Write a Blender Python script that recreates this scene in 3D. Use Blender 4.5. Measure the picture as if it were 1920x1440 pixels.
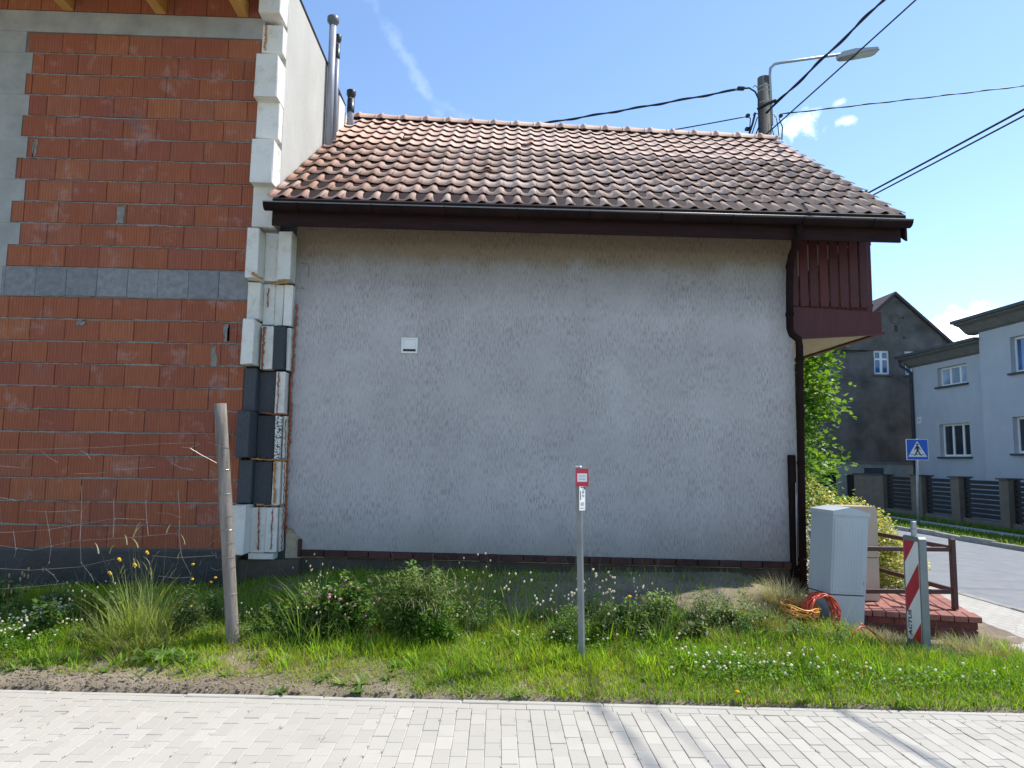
import bpy, math, random
import numpy as np
from math import sin, cos, tan, radians, pi, atan2, hypot, floor

for o in list(bpy.data.objects): bpy.data.objects.remove(o)
S = bpy.context.scene
COL = S.collection
rnd = random.Random(7)
rng = np.random.default_rng(11)

# ------------------------------------------------------------------ camera
FPX, PITCH, YAW, ROLL, EYE = 1350.0, radians(5.9), radians(2.1), radians(0.76), 1.73
cw = np.array([sin(YAW)*cos(PITCH), cos(YAW)*cos(PITCH), sin(PITCH)])
r0 = np.array([cos(YAW), -sin(YAW), 0.0]); u0 = np.cross(r0, cw)
cr = r0*cos(ROLL)+u0*sin(ROLL); cu = u0*cos(ROLL)-r0*sin(ROLL)
CP = np.array([0, 0, EYE])
cam = bpy.data.cameras.new('camera'); camo = bpy.data.objects.new('camera', cam); COL.objects.link(camo)
cam.sensor_fit = 'HORIZONTAL'; cam.sensor_width = 36.0; cam.lens = FPX/1920*36.0
cam.clip_start = 0.05; cam.clip_end = 3000
from mathutils import Matrix, Vector
camo.matrix_world = Matrix(((cr[0], cu[0], -cw[0], 0), (cr[1], cu[1], -cw[1], 0), (cr[2], cu[2], -cw[2], EYE), (0, 0, 0, 1)))
S.camera = camo
S.render.resolution_x, S.render.resolution_y = 1024, 768
def ray(x, y): return cw+cr*(x-960)/FPX-cu*(y-720)/FPX
def aty(x, y, Y): d = ray(x, y); return CP+d*(Y/d[1])
def atz(x, y, Z): d = ray(x, y); return CP+d*((Z-EYE)/d[2])
def atx(x, y, X): d = ray(x, y); return CP+d*(X/d[0])

# ------------------------------------------------------------------ sky, sun, exposure
SUN = np.array([1.35, 0.45, 2.05]); SUN /= np.linalg.norm(SUN)
EL = math.asin(SUN[2]); AZ = atan2(SUN[0], SUN[1])
W = bpy.data.worlds.new('World'); S.world = W; W.use_nodes = True
nt = W.node_tree; nt.nodes.clear()
def N(nt, t, **k):
    n = nt.nodes.new(t)
    for a, b in k.items(): setattr(n, a, b)
    return n
wo = N(nt, 'ShaderNodeOutputWorld'); bg = N(nt, 'ShaderNodeBackground'); sky = N(nt, 'ShaderNodeTexSky')
sky.sky_type = 'NISHITA'; sky.sun_disc = False; sky.sun_elevation = EL; sky.sun_rotation = AZ
sky.air_density = 1.0; sky.dust_density = 0.15; sky.ozone_density = 1.3; sky.altitude = 0
bg.inputs['Strength'].default_value = 0.15
tc = N(nt, 'ShaderNodeTexCoord')
nz = N(nt, 'ShaderNodeTexNoise'); nz.inputs['Scale'].default_value = 28; nz.inputs['Detail'].default_value = 8; nz.inputs['Roughness'].default_value = 0.62
nt.links.new(tc.outputs['Generated'], nz.inputs['Vector'])
cur = sky.outputs['Color']
def cloud(px, py, rx, ry, ang, amount, lo=0.15, hi=0.9, noise=1.3):
    """soft white cloud around one direction of the sky; rx, ry its half sizes in radians"""
    global cur
    d = ray(px, py); d = d/np.linalg.norm(d)
    a = np.cross(d, [0, 0, 1.0]); a /= np.linalg.norm(a); b = np.cross(a, d)
    ax = a*cos(ang)+b*sin(ang); bx = -a*sin(ang)+b*cos(ang)
    def dot(v, s):
        n = N(nt, 'ShaderNodeVectorMath', operation='DOT_PRODUCT'); nt.links.new(tc.outputs['Generated'], n.inputs[0])
        n.inputs[1].default_value = tuple(v/s); return n.outputs['Value']
    def M(op, x, y=None):
        n = N(nt, 'ShaderNodeMath', operation=op)
        for i, v in enumerate((x, y)):
            if v is None: continue
            if isinstance(v, (int, float)): n.inputs[i].default_value = v
            else: nt.links.new(v, n.inputs[i])
        return n.outputs[0]
    X = dot(ax, rx); Y = dot(bx, ry)
    r = M('SQRT', M('ADD', M('MULTIPLY', X, X), M('MULTIPLY', Y, Y)))
    m = M('ADD', M('SUBTRACT', 1.0, r), M('MULTIPLY', M('SUBTRACT', nz.outputs['Fac'], 0.5), noise*2))
    fr = M('GREATER_THAN', dot(d, 1.0), 0.5)
    mr = N(nt, 'ShaderNodeMapRange', interpolation_type='SMOOTHSTEP'); nt.links.new(m, mr.inputs['Value'])
    mr.inputs['From Min'].default_value = lo; mr.inputs['From Max'].default_value = hi; mr.inputs['To Max'].default_value = amount
    f = M('MULTIPLY', mr.outputs['Result'], fr)
    mx = N(nt, 'ShaderNodeMix', data_type='RGBA'); nt.links.new(f, mx.inputs['Factor']); nt.links.new(cur, mx.inputs['A'])
    mx.inputs['B'].default_value = (9.5, 9.8, 10.2, 1); cur = mx.outputs['Result']
cloud(1500, 236, .042, .026, 0.15, .75)
cloud(1588, 226, .018, .009, 0, .55)
cloud(1572, 193, .012, .007, 0.3, .4)
cloud(1795, 618, .075, .03, 0.1, 1.0)
cloud(770, 120, .12,   .011, -0.95, .08, 0.0, 1.0, 1.6)
cloud(850, 205, .05, .012, -0.5, .06, 0.0, 1.0, 1.6)
tn = N(nt, 'ShaderNodeMix', data_type='RGBA', blend_type='MULTIPLY'); tn.inputs['Factor'].default_value = 1.0; nt.links.new(cur, tn.inputs['A']); tn.inputs['B'].default_value = (.93, .99, 1.05, 1)
nt.links.new(tn.outputs['Result'], bg.inputs['Color']); nt.links.new(bg.outputs[0], wo.inputs[0])
sl = bpy.data.lights.new('sun', 'SUN'); sl.energy = 4.3; sl.angle = radians(0.53); sl.color = (1.0, 0.955, 0.88)
so = bpy.data.objects.new('sun', sl); COL.objects.link(so); so.location = (20, 10, 40)
so.rotation_euler = Vector(tuple(SUN)).to_track_quat('Z', 'Y').to_euler()
S.view_settings.view_transform = 'Standard'; S.view_settings.look = 'None'
S.view_settings.exposure = 0.66; S.view_settings.gamma = 1.0; S.view_settings.use_curve_mapping = False
S.render.engine = 'CYCLES'

# ------------------------------------------------------------------ helpers: materials
MATS = {}
def new_mat(name):
    m = bpy.data.materials.new(name); m.use_nodes = True; nt = m.node_tree; nt.nodes.clear()
    out = N(nt, 'ShaderNodeOutputMaterial'); p = N(nt, 'ShaderNodeBsdfPrincipled'); nt.links.new(p.outputs[0], out.inputs[0])
    MATS[name] = m; return m, nt, p, out
def c4(c): return (c[0], c[1], c[2], 1) if len(c) == 3 else c
def noise(nt, vec, scale, detail=4, rough=.55, dist=0, stretch=None):
    if stretch is not None:
        mp = N(nt, 'ShaderNodeMapping'); mp.inputs['Scale'].default_value = stretch; nt.links.new(vec, mp.inputs['Vector']); vec = mp.outputs[0]
    n = N(nt, 'ShaderNodeTexNoise'); n.inputs['Scale'].default_value = scale; n.inputs['Detail'].default_value = detail
    n.inputs['Roughness'].default_value = rough; n.inputs['Distortion'].default_value = dist; nt.links.new(vec, n.inputs['Vector']); return n.outputs['Fac']
def ramp(nt, fac, stops):
    r = N(nt, 'ShaderNodeValToRGB'); e = r.color_ramp.elements
    while len(e) < len(stops): e.new(.5)
    for el, (p, c) in zip(e, stops): el.position = p; el.color = c4(c) if not isinstance(c, (int, float)) else (c, c, c, 1)
    nt.links.new(fac, r.inputs[0]); return r.outputs[0]
def mix(nt, fac, a, b, mode='MIX'):
    m = N(nt, 'ShaderNodeMix', data_type='RGBA', blend_type=mode)
    if isinstance(fac, (int, float)): m.inputs['Factor'].default_value = fac
    else: nt.links.new(fac, m.inputs['Factor'])
    for k, v in (('A', a), ('B', b)):
        if isinstance(v, tuple): m.inputs[k].default_value = c4(v)
        else: nt.links.new(v, m.inputs[k])
    return m.outputs['Result']
def math_(nt, op, a, b=None):
    n = N(nt, 'ShaderNodeMath', operation=op)
    for i, v in enumerate((a, b)):
        if v is None: continue
        if isinstance(v, (int, float)): n.inputs[i].default_value = v
        else: nt.links.new(v, n.inputs[i])
    return n.outputs[0]
def bump(nt, p, h, strength, dist=.01, prev=None):
    b = N(nt, 'ShaderNodeBump'); b.inputs['Strength'].default_value = strength; b.inputs['Distance'].default_value = dist
    nt.links.new(h, b.inputs['Height'])
    if prev is not None: nt.links.new(prev, b.inputs['Normal'])
    nt.links.new(b.outputs[0], p.inputs['Normal']); return b.outputs[0]
def pos(nt): return N(nt, 'ShaderNodeNewGeometry').outputs['Position']
def orand(nt): return N(nt, 'ShaderNodeObjectInfo').outputs['Random']
def pm(name, a, b, scale=8, rough=.7, bs=.15, bscale=60, metal=0, detail=5, spread=(.3, .7), rnd_amt=0, spec=.4, stretch=None):
    m, nt, p, out = new_mat(name); v = pos(nt)
    f = noise(nt, v, scale, detail, .6, 0, stretch); col = ramp(nt, f, [(spread[0], a), (spread[1], b)])
    if rnd_amt:
        k = math_(nt, 'ADD', math_(nt, 'MULTIPLY', orand(nt), rnd_amt), 1-rnd_amt/2)
        hs = N(nt, 'ShaderNodeHueSaturation'); nt.links.new(k, hs.inputs['Value']); nt.links.new(col, hs.inputs['Color']); col = hs.outputs[0]
    nt.links.new(col, p.inputs['Base Color']); p.inputs['Roughness'].default_value = rough; p.inputs['Metallic'].default_value = metal
    p.inputs['Specular IOR Level'].default_value = spec
    if bs: bump(nt, p, noise(nt, v, bscale, 4), bs)
    return m
def leaf_mat(name, trans=.45, rough=.5, tint=(1, 1, 1)):
    """leaves and blades: colour from the mesh (each leaf its own), light passing through"""
    m, nt, p, out = new_mat(name)
    at = N(nt, 'ShaderNodeAttribute'); at.attribute_name = 'Col'
    col = mix(nt, 1.0, at.outputs['Color'], tint, 'MULTIPLY')
    nt.links.new(col, p.inputs['Base Color']); p.inputs['Roughness'].default_value = rough; p.inputs['Specular IOR Level'].default_value = .35
    t = N(nt, 'ShaderNodeBsdfTranslucent'); tcol = mix(nt, 1.0, col, (1.5, 1.35, .55), 'MULTIPLY'); nt.links.new(tcol, t.inputs['Color'])
    ms = N(nt, 'ShaderNodeMixShader'); ms.inputs[0].default_value = trans
    nt.links.new(p.outputs[0], ms.inputs[1]); nt.links.new(t.outputs[0], ms.inputs[2]); nt.links.new(ms.outputs[0], out.inputs[0]); return m

# ------------------------------------------------------------------ helpers: objects
ORG = {}
def tag(o, label=None, cat=None, group=None, kind=None):
    for k, v in (('label', label), ('category', cat), ('group', group), ('kind', kind)):
        if v: o[k] = v
    return o
def thing(name, loc, label, cat, group=None):
    o = bpy.data.objects.new(name, None); COL.objects.link(o); o.location = tuple(loc); o.empty_display_size = .1
    ORG[o.name] = np.array(loc, float); return tag(o, label, cat, group)
def link(name, me, parent=None, loc=None, rot=None, scale=None):
    """mesh already in its own coordinates, placed at world loc"""
    o = bpy.data.objects.new(name, me); COL.objects.link(o)
    base = ORG[parent.name] if parent is not None else np.zeros(3)
    w = np.array(loc, float) if loc is not None else base
    if parent is not None: o.parent = parent
    o.location = tuple(w-base)
    if rot is not None: o.rotation_euler = rot
    if scale is not None: o.scale = scale
    ORG[o.name] = w; return o
def setmat(me, m):
    me.materials.append(MATS[m] if isinstance(m, str) else m)
class MB:
    def __init__(s): s.v = []; s.f = []
    def add(s, v, f):
        n = len(s.v); s.v += [tuple(map(float, q)) for q in v]; s.f += [tuple(i+n for i in q) for q in f]; return s
    def box(s, x0, x1, y0, y1, z0, z1):
        v = [(x, y, z) for x in (x0, x1) for y in (y0, y1) for z in (z0, z1)]
        return s.add(v, [(0, 1, 3, 2), (4, 6, 7, 5), (0, 4, 5, 1), (2, 3, 7, 6), (0, 2, 6, 4), (1, 5, 7, 3)])
    def bev(s, x0, x1, y0, y1, z0, z1, b=.005):
        v, f = bevbox((x1-x0), (y1-y0), (z1-z0), b)
        c = np.array([(x0+x1)/2, (y0+y1)/2, (z0+z1)/2]); return s.add([np.array(q)+c for q in v], f)
    def hexa(s, p): # 8 points: bottom 4 (ccw from above), top 4
        return s.add(p, [(3, 2, 1, 0), (4, 5, 6, 7), (0, 1, 5, 4), (1, 2, 6, 5), (2, 3, 7, 6), (3, 0, 4, 7)])
    def prism(s, pts, d): # pts: 3D polygon, d: extrusion vector
        n = len(pts); a = [np.array(p, float) for p in pts]; b = [p+np.array(d, float) for p in a]
        return s.add(a+b, [tuple(range(n))[::-1], tuple(range(n, 2*n))]+[(i, (i+1) % n, n+(i+1) % n, n+i) for i in range(n)])
    def tube(s, pts, r, n=8, cap=True):
        P = [np.array(p, float) for p in pts]; R = r if hasattr(r, '__len__') else [r]*len(P)
        t0 = P[1]-P[0]; up = np.array([0, 0, 1.]) if abs(t0[2]) < .9*np.linalg.norm(t0) else np.array([0, 1., 0])
        rings = []; a = None
        for i, p in enumerate(P):
            t = P[min(i+1, len(P)-1)]-P[max(i-1, 0)]; t /= (np.linalg.norm(t)+1e-12)
            if a is None: a = np.cross(t, up)
            a = a-t*(a@t); a /= (np.linalg.norm(a)+1e-12); b = np.cross(t, a)
            rings += [p+R[i]*(a*cos(2*pi*k/n)+b*sin(2*pi*k/n)) for k in range(n)]
        f = [(i*n+k, i*n+(k+1) % n, (i+1)*n+(k+1) % n, (i+1)*n+k) for i in range(len(P)-1) for k in range(n)]
        if cap: f += [tuple(range(n))[::-1], tuple((len(P)-1)*n+k for k in range(n))]
        return s.add(rings, f)
    def lathe(s, prof, n, c): # prof: (r,z)
        v = [(c[0]+r*cos(2*pi*k/n), c[1]+r*sin(2*pi*k/n), c[2]+z) for r, z in prof for k in range(n)]
        f = [(i*n+k, i*n+(k+1) % n, (i+1)*n+(k+1) % n, (i+1)*n+k) for i in range(len(prof)-1) for k in range(n)]
        f += [tuple(range(n))[::-1], tuple((len(prof)-1)*n+k for k in range(n))]; return s.add(v, f)
    def mesh(s, name, mat, org=(0, 0, 0), smooth=False):
        me = bpy.data.meshes.new(name); o = np.array(org)
        me.from_pydata([tuple(np.array(q)-o) for q in s.v], [], s.f); setmat(me, mat)
        if smooth: me.polygons.foreach_set('use_smooth', [True]*len(me.polygons))
        me.update(); return me
    def build(s, name, mat, parent=None, smooth=False, org=None):
        base = ORG[parent.name] if parent is not None else (np.array(org, float) if org is not None else np.zeros(3))
        return link(name, s.mesh(name, mat, base, smooth), parent, base)
def bevbox(sx, sy, sz, b):
    h = np.array([sx, sy, sz])/2; v = []; idx = {}
    for i, sg in enumerate([(a, c, d) for a in (-1, 1) for c in (-1, 1) for d in (-1, 1)]):
        for ax in range(3):
            q = h-b; q[ax] = h[ax]; idx[(sg, ax)] = len(v); v.append(tuple(q*np.array(sg)))
    f = []
    for ax in range(3):
        o1, o2 = [k for k in range(3) if k != ax]
        for s in (-1, 1):
            L = []
            for a, c in ((-1, -1), (1, -1), (1, 1), (-1, 1)):
                sg = [0, 0, 0]; sg[ax] = s; sg[o1] = a; sg[o2] = c; L.append(idx[(tuple(sg), ax)])
            flip = (s < 0) ^ (ax == 1); f.append(tuple(L[::-1] if flip else L))
    for ax in range(3):
        o1, o2 = [k for k in range(3) if k != ax]
        for a in (-1, 1):
            for c in (-1, 1):
                p = []
                for e in (-1, 1):
                    sg = [0, 0, 0]; sg[ax] = e; sg[o1] = a; sg[o2] = c; sg = tuple(sg); p.append((idx[(sg, o1)], idx[(sg, o2)]))
                q = (p[0][0], p[1][0], p[1][1], p[0][1]); n = np.cross(np.array(v[q[1]])-v[q[0]], np.array(v[q[2]])-v[q[0]])
                f.append(q if n@np.mean([v[i] for i in q], axis=0) > 0 else q[::-1])
    for sg in [(a, c, d) for a in (-1, 1) for c in (-1, 1) for d in (-1, 1)]:
        q = tuple(idx[(sg, k)] for k in range(3)); n = np.cross(np.array(v[q[1]])-v[q[0]], np.array(v[q[2]])-v[q[0]])
        f.append(q if n@np.array(sg) > 0 else q[::-1])
    return v, f
def trimesh(name, V, F, mat, C=None, parent=None, smooth=False, org=None):
    """fast triangle mesh from arrays, with a colour for each vertex"""
    base = ORG[parent.name] if parent is not None else (np.array(org, float) if org is not None else np.zeros(3))
    V = np.asarray(V, np.float32)-base.astype(np.float32); F = np.asarray(F, np.int32)
    me = bpy.data.meshes.new(name); me.vertices.add(len(V)); me.vertices.foreach_set('co', V.ravel())
    me.loops.add(F.size); me.loops.foreach_set('vertex_index', F.ravel()); me.polygons.add(len(F))
    me.polygons.foreach_set('loop_start', np.arange(0, F.size, 3, dtype=np.int32))
    if smooth: me.polygons.foreach_set('use_smooth', np.ones(len(F), bool))
    if C is not None:
        a = me.color_attributes.new('Col', 'FLOAT_COLOR', 'POINT'); cc = np.ones((len(V), 4), np.float32); cc[:, :3] = C
        a.data.foreach_set('color', cc.ravel())
    me.update(); me.validate(); setmat(me, mat); return link(name, me, parent, base)
def cat3(*parts):
    V, F, C, n = [], [], [], 0
    for v, f, c in parts: V.append(v); F.append(f+n); C.append(c); n += len(v)
    return np.concatenate(V), np.concatenate(F), np.concatenate(C)
def ribbons(P, az, lean, bend, length, width, col, segs=2, tipcol=None, flat=.75):
    """grass blades: curved tapering strips"""
    n = len(P); az = np.broadcast_to(az, n); lean = np.broadcast_to(lean, n); bend = np.broadcast_to(bend, n)
    length = np.broadcast_to(length, n); width = np.broadcast_to(width, n); col = np.broadcast_to(np.asarray(col, float), (n, 3))
    tw = az+rng.uniform(-flat, flat, n)
    wd = np.stack([-np.sin(tw), np.cos(tw), np.zeros(n)], 1); p = np.array(P, float); V = []; C = []
    for k in range(segs+1):
        t = k/segs; w = width*(1-.55*t-.45*t**3)/2
        cc = col*(0.8+.3*t) if tipcol is None else col*(1-t)+np.asarray(tipcol)*t
        if k < segs: V += [p-wd*w[:, None], p+wd*w[:, None]]; C += [cc, cc]
        else: V.append(p.copy()); C.append(cc)
        th = lean+bend*(t+.5/segs); st = length/segs
        p = p+np.stack([np.sin(th)*np.cos(az)*st, np.sin(th)*np.sin(az)*st, np.cos(th)*st], 1)
    m = 2*segs+1; V = np.stack(V, 1).reshape(-1, 3); C = np.stack(C, 1).reshape(-1, 3); F = []
    for k in range(segs-1):
        a = 2*k; F += [(a, a+1, a+3), (a, a+3, a+2)]
    F.append((2*segs-2, 2*segs-1, 2*segs)); F = np.array(F)
    return V, (np.arange(n)[:, None, None]*m+F[None]).reshape(-1, 3), C
def leaves(P, size, col, aspect=.6, droop=.5, shape='diamond', up=.5):
    """small folded leaves with random directions"""
    n = len(P); size = np.broadcast_to(size, n); col = np.broadcast_to(np.asarray(col, float), (n, 3))
    az = rng.uniform(0, 2*pi, n); el = rng.normal(up*.4-droop*.5, .45, n); roll = rng.normal(0, .5, n)
    d = np.stack([np.cos(az)*np.cos(el), np.sin(az)*np.cos(el), np.sin(el)], 1)
    s = np.stack([-np.sin(az), np.cos(az), np.zeros(n)], 1); nn = np.cross(d, s); s = s*np.cos(roll)[:, None]+nn*np.sin(roll)[:, None]; nn = np.cross(d, s)
    if shape == 'diamond': L = [(0, 0, 0), (.45, .5, .06), (1, 0, -.05), (.45, -.5, .06)]; F = [(0, 1, 2), (0, 2, 3)]
    else: # lobed
        L = [(0, 0, 0), (.05, .38, .03), (.38, .28, .0), (.52, .5, .05), (.62, .2, 0), (1, 0, -.06), (.62, -.2, 0), (.52, -.5, .05), (.38, -.28, 0), (.05, -.38, .03)]
        F = [(0, 1, 2), (0, 2, 4), (2, 3, 4), (0, 4, 5), (0, 5, 6), (0, 6, 8), (6, 7, 8), (0, 8, 9)]
    V = np.stack([P+d*(a*size)[:, None]+s*(b*aspect/.6*.75*size)[:, None]+nn*(c*size)[:, None] for a, b, c in L], 1).reshape(-1, 3)
    C = np.repeat(col, len(L), 0); F = np.array(F); return V, (np.arange(n)[:, None, None]*len(L)+F[None]).reshape(-1, 3), C
ICO_V = np.array([(0, 0, 1), (.894, 0, .447), (.276, .851, .447), (-.724, .526, .447), (-.724, -.526, .447), (.276, -.851, .447), (.724, .526, -.447), (-.276, .851, -.447), (-.894, 0, -.447), (-.276, -.851, -.447), (.724, -.526, -.447), (0, 0, -1)])
ICO_F = np.array([(0, 1, 2), (0, 2, 3), (0, 3, 4), (0, 4, 5), (0, 5, 1), (1, 6, 2), (2, 7, 3), (3, 8, 4), (4, 9, 5), (5, 10, 1), (2, 6, 7), (3, 7, 8), (4, 8, 9), (5, 9, 10), (1, 10, 6), (11, 7, 6), (11, 8, 7), (11, 9, 8), (11, 10, 9), (11, 6, 10)])
def blobs(P, r, col, sq=(1, 1, 1)):
    n = len(P); r = np.broadcast_to(r, n); col = np.broadcast_to(np.asarray(col, float), (n, 3))
    j = rng.uniform(.8, 1.2, (n, 12, 1)); V = (P[:, None]+ICO_V[None]*np.array(sq)*r[:, None, None]*j).reshape(-1, 3)
    return V, (np.arange(n)[:, None, None]*12+ICO_F[None]).reshape(-1, 3), np.repeat(col, 12, 0)
def vnoise(x, y, scale, seed):
    r = np.random.default_rng(seed).random((64, 64)); x = np.asarray(x)*scale+100.3; y = np.asarray(y)*scale+100.7
    i, j = np.floor(x).astype(int), np.floor(y).astype(int); a, b = x-i, y-j; a = a*a*(3-2*a); b = b*b*(3-2*b)
    g = lambda p, q: r[p % 64, q % 64]
    return g(i, j)*(1-a)*(1-b)+g(i+1, j)*a*(1-b)+g(i, j+1)*(1-a)*b+g(i+1, j+1)*a*b
def sstep(a, b, x): t = np.clip((np.asarray(x)-a)/(b-a), 0, 1); return t*t*(3-2*t)
def text_mesh(name, body, size, mat, parent, origin, ux, uy, bold=.0):
    cu_ = bpy.data.curves.new(name, 'FONT'); cu_.body = body; cu_.size = size; cu_.align_x = 'CENTER'; cu_.align_y = 'CENTER'; cu_.extrude = .0008; cu_.offset = bold; cu_.resolution_u = 3
    t = bpy.data.objects.new(name, cu_); COL.objects.link(t); bpy.context.view_layer.update()
    me = bpy.data.meshes.new_from_object(t); bpy.data.objects.remove(t); me.materials.clear(); setmat(me, mat)
    ux = np.array(ux, float); ux /= np.linalg.norm(ux); uy = np.array(uy, float); uy -= ux*(uy@ux); uy /= np.linalg.norm(uy); uz = np.cross(ux, uy)
    o0 = np.array(origin, float); base = ORG[parent.name]
    for vv in me.vertices:
        q = o0+ux*vv.co.x+uy*vv.co.y+uz*vv.co.z-base; vv.co = tuple(q)
    me.update(); return link(name, me, parent, base)

# ------------------------------------------------------------------ materials
def stucco(name, a, b, pit, top=None):
    m, nt, p, out = new_mat(name); v = pos(nt)
    col = ramp(nt, noise(nt, v, 1.1, 6, .6), [(.3, a), (.72, b)])
    f2 = noise(nt, v, 14, 4, .6); col = mix(nt, math_(nt, 'MULTIPLY', f2, .22), col, tuple(x*.62 for x in a))
    # short vertical furrows dragged into the render
    fr = noise(nt, v, 1, 3, .55, .25, (95, 95, 13)); g = math_(nt, 'MULTIPLY', ramp(nt, fr, [(.49, 0), (.61, 1)]), ramp(nt, noise(nt, v, 2.3, 5, .6), [(.3, .25), (.65, 1.0)]))
    col = mix(nt, math_(nt, 'MULTIPLY', g, .6), col, pit)
    run = ramp(nt, noise(nt, v, 1, 5, .65, .3, (2.6, 2.6, .35)), [(.5, 0), (.72, 1)]); col = mix(nt, math_(nt, 'MULTIPLY', run, .22), col, tuple(x_*.55 for x_ in a))
    pale = ramp(nt, noise(nt, v, 1.6, 5, .6, .5), [(.58, 0), (.75, 1)]); col = mix(nt, math_(nt, 'MULTIPLY', pale, .16), col, (.6, .58, .57))
    sx = N(nt, 'ShaderNodeSeparateXYZ'); nt.links.new(v, sx.inputs[0])
    if top: # brown run-off dirt mixed with painted eave shade under the eaves, dirt splashed up from the soil, uneven lower edge
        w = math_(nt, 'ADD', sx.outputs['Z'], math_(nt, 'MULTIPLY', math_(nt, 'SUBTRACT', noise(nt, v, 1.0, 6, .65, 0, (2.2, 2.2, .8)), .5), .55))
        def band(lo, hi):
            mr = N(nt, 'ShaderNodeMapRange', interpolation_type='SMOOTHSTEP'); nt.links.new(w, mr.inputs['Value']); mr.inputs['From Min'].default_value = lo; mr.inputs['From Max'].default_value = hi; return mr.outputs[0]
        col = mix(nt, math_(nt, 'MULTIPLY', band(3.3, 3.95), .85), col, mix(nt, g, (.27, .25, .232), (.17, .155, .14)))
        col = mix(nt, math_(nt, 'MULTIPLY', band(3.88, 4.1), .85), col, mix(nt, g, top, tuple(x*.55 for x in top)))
        m2 = N(nt, 'ShaderNodeMapRange', interpolation_type='SMOOTHSTEP'); nt.links.new(w, m2.inputs['Value']); m2.inputs['From Min'].default_value = 1.25; m2.inputs['From Max'].default_value = .55
        col = mix(nt, math_(nt, 'MULTIPLY', m2.outputs[0], .5), col, (.2, .2, .17))
    nt.links.new(col, p.inputs['Base Color']); p.inputs['Roughness'].default_value = .92; p.inputs['Specular IOR Level'].default_value = .2
    b1 = bump(nt, p, noise(nt, v, 130, 3), .35, .006); bump(nt, p, math_(nt, 'SUBTRACT', 1.0, g), .5, .006, b1); return m
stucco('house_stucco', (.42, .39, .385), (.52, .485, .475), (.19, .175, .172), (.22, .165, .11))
def brick_mat():
    m, nt, p, out = new_mat('clay_block'); v = pos(nt); r = orand(nt)
    col = ramp(nt, r, [(0, (.31, .1, .05)), (.3, (.38, .128, .055)), (.6, (.31, .098, .056)), (.8, (.35, .13, .072)), (1, (.42, .155, .064))])
    f = noise(nt, v, 5, 5, .6); col = mix(nt, math_(nt, 'MULTIPLY', f, .5), col, (.16, .045, .032))
    gr = noise(nt, v, 1, 2, .5, 0, (150, 1, 4)); gg = ramp(nt, gr, [(.35, 0), (.6, 1)])
    col = mix(nt, math_(nt, 'MULTIPLY', gg, .3), col, (.11, .028, .02))
    ef = ramp(nt, noise(nt, v, 3.4, 6, .7, .3), [(.56, 0), (.74, 1)]); col = mix(nt, math_(nt, 'MULTIPLY', ef, .6), col, (.4, .27, .24))
    so_ = ramp(nt, noise(nt, math_(nt, 'ADD', 0, 0) if False else v, 1.7, 3, .5), [(.7, 0), (.78, 1)]); col = mix(nt, math_(nt, 'MULTIPLY', so_, .5), col, (.14, .07, .07))
    nt.links.new(col, p.inputs['Base Color']); p.inputs['Roughness'].default_value = .85; p.inputs['Specular IOR Level'].default_value = .25
    w = N(nt, 'ShaderNodeTexWave'); w.wave_type = 'BANDS'; w.bands_direction = 'X'; w.inputs['Scale'].default_value = 10; w.inputs['Distortion'].default_value = .5; nt.links.new(v, w.inputs['Vector'])
    gl_ = ramp(nt, w.outputs['Fac'], [(.0, 1), (.3, 0)]); col2 = mix(nt, math_(nt, 'MULTIPLY', gl_, .38), col, (.12, .035, .022)); nt.links.new(col2, p.inputs['Base Color'])
    b1 = bump(nt, p, w.outputs['Fac'], .55, .004); bump(nt, p, noise(nt, v, 90, 3), .25, .004, b1)
brick_mat()
pm('mortar', (.15, .142, .128), (.25, .238, .215), 9, .95, .6, 45)
pm('concrete', (.22, .225, .215), (.34, .34, .32), 3.5, .9, .35, 30, detail=8)
pm('grey_block', (.15, .155, .165), (.24, .245, .255), 14, .95, .5, 120, rnd_amt=.25)
pm('membrane', (.012, .014, .018), (.03, .033, .04), 6, .45, .4, 25)
def eps_mat():
    m, nt, p, out = new_mat('eps_white'); v = pos(nt)
    col = ramp(nt, math_(nt, 'ADD', math_(nt, 'MULTIPLY', orand(nt), .5), math_(nt, 'MULTIPLY', noise(nt, v, 6, 5), .5)), [(.2, (.57, .555, .5)), (.8, (.68, .665, .62))])
    st = ramp(nt, noise(nt, v, 4.5, 8, .75, .4), [(.53, 0), (.7, 1)]); col = mix(nt, math_(nt, 'MULTIPLY', st, .55), col, (.36, .31, .22))
    sp = ramp(nt, noise(nt, v, 40, 4, .7), [(.62, 0), (.7, 1)]); col = mix(nt, math_(nt, 'MULTIPLY', sp, .5), col, (.2, .16, .1))
    nt.links.new(col, p.inputs['Base Color']); p.inputs['Roughness'].default_value = .9; p.inputs['Specular IOR Level'].default_value = .2
    b1 = bump(nt, p, noise(nt, v, 170, 2), .35, .004); bump(nt, p, noise(nt, v, 9, 4), .25, .02, b1)
eps_mat()
pm('eps_dark', (.035, .04, .047), (.06, .066, .075), 40, .8, .3, 160, rnd_amt=.3)
pm('eps_speckled', (.06, .06, .06), (.7, .69, .64), 75, .85, .3, 160, detail=1, spread=(.44, .5))
pm('foam', (.33, .12, .03), (.5, .24, .06), 20, .6, .6, 60)
pm('foam_red', (.2, .055, .025), (.36, .1, .035), 20, .6, .6, 60)
pm('plaster', (.4, .385, .345), (.48, .465, .425), 2.2, .95, .35, 18, detail=8, stretch=(1, 1, .5))
pm('timber', (.42, .21, .05), (.55, .3, .08), 3, .7, .2, 40, stretch=(6, 1, 6))
pm('roof_felt', (.05, .05, .05), (.1, .1, .09), 5, .9, .2, 30)
pm('flue_grey', (.25, .26, .3), (.32, .33, .37), 5, .4, .05, 30)
pm('flue_dark', (.1, .105, .11), (.15, .155, .16), 5, .4, .05, 30)
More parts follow.
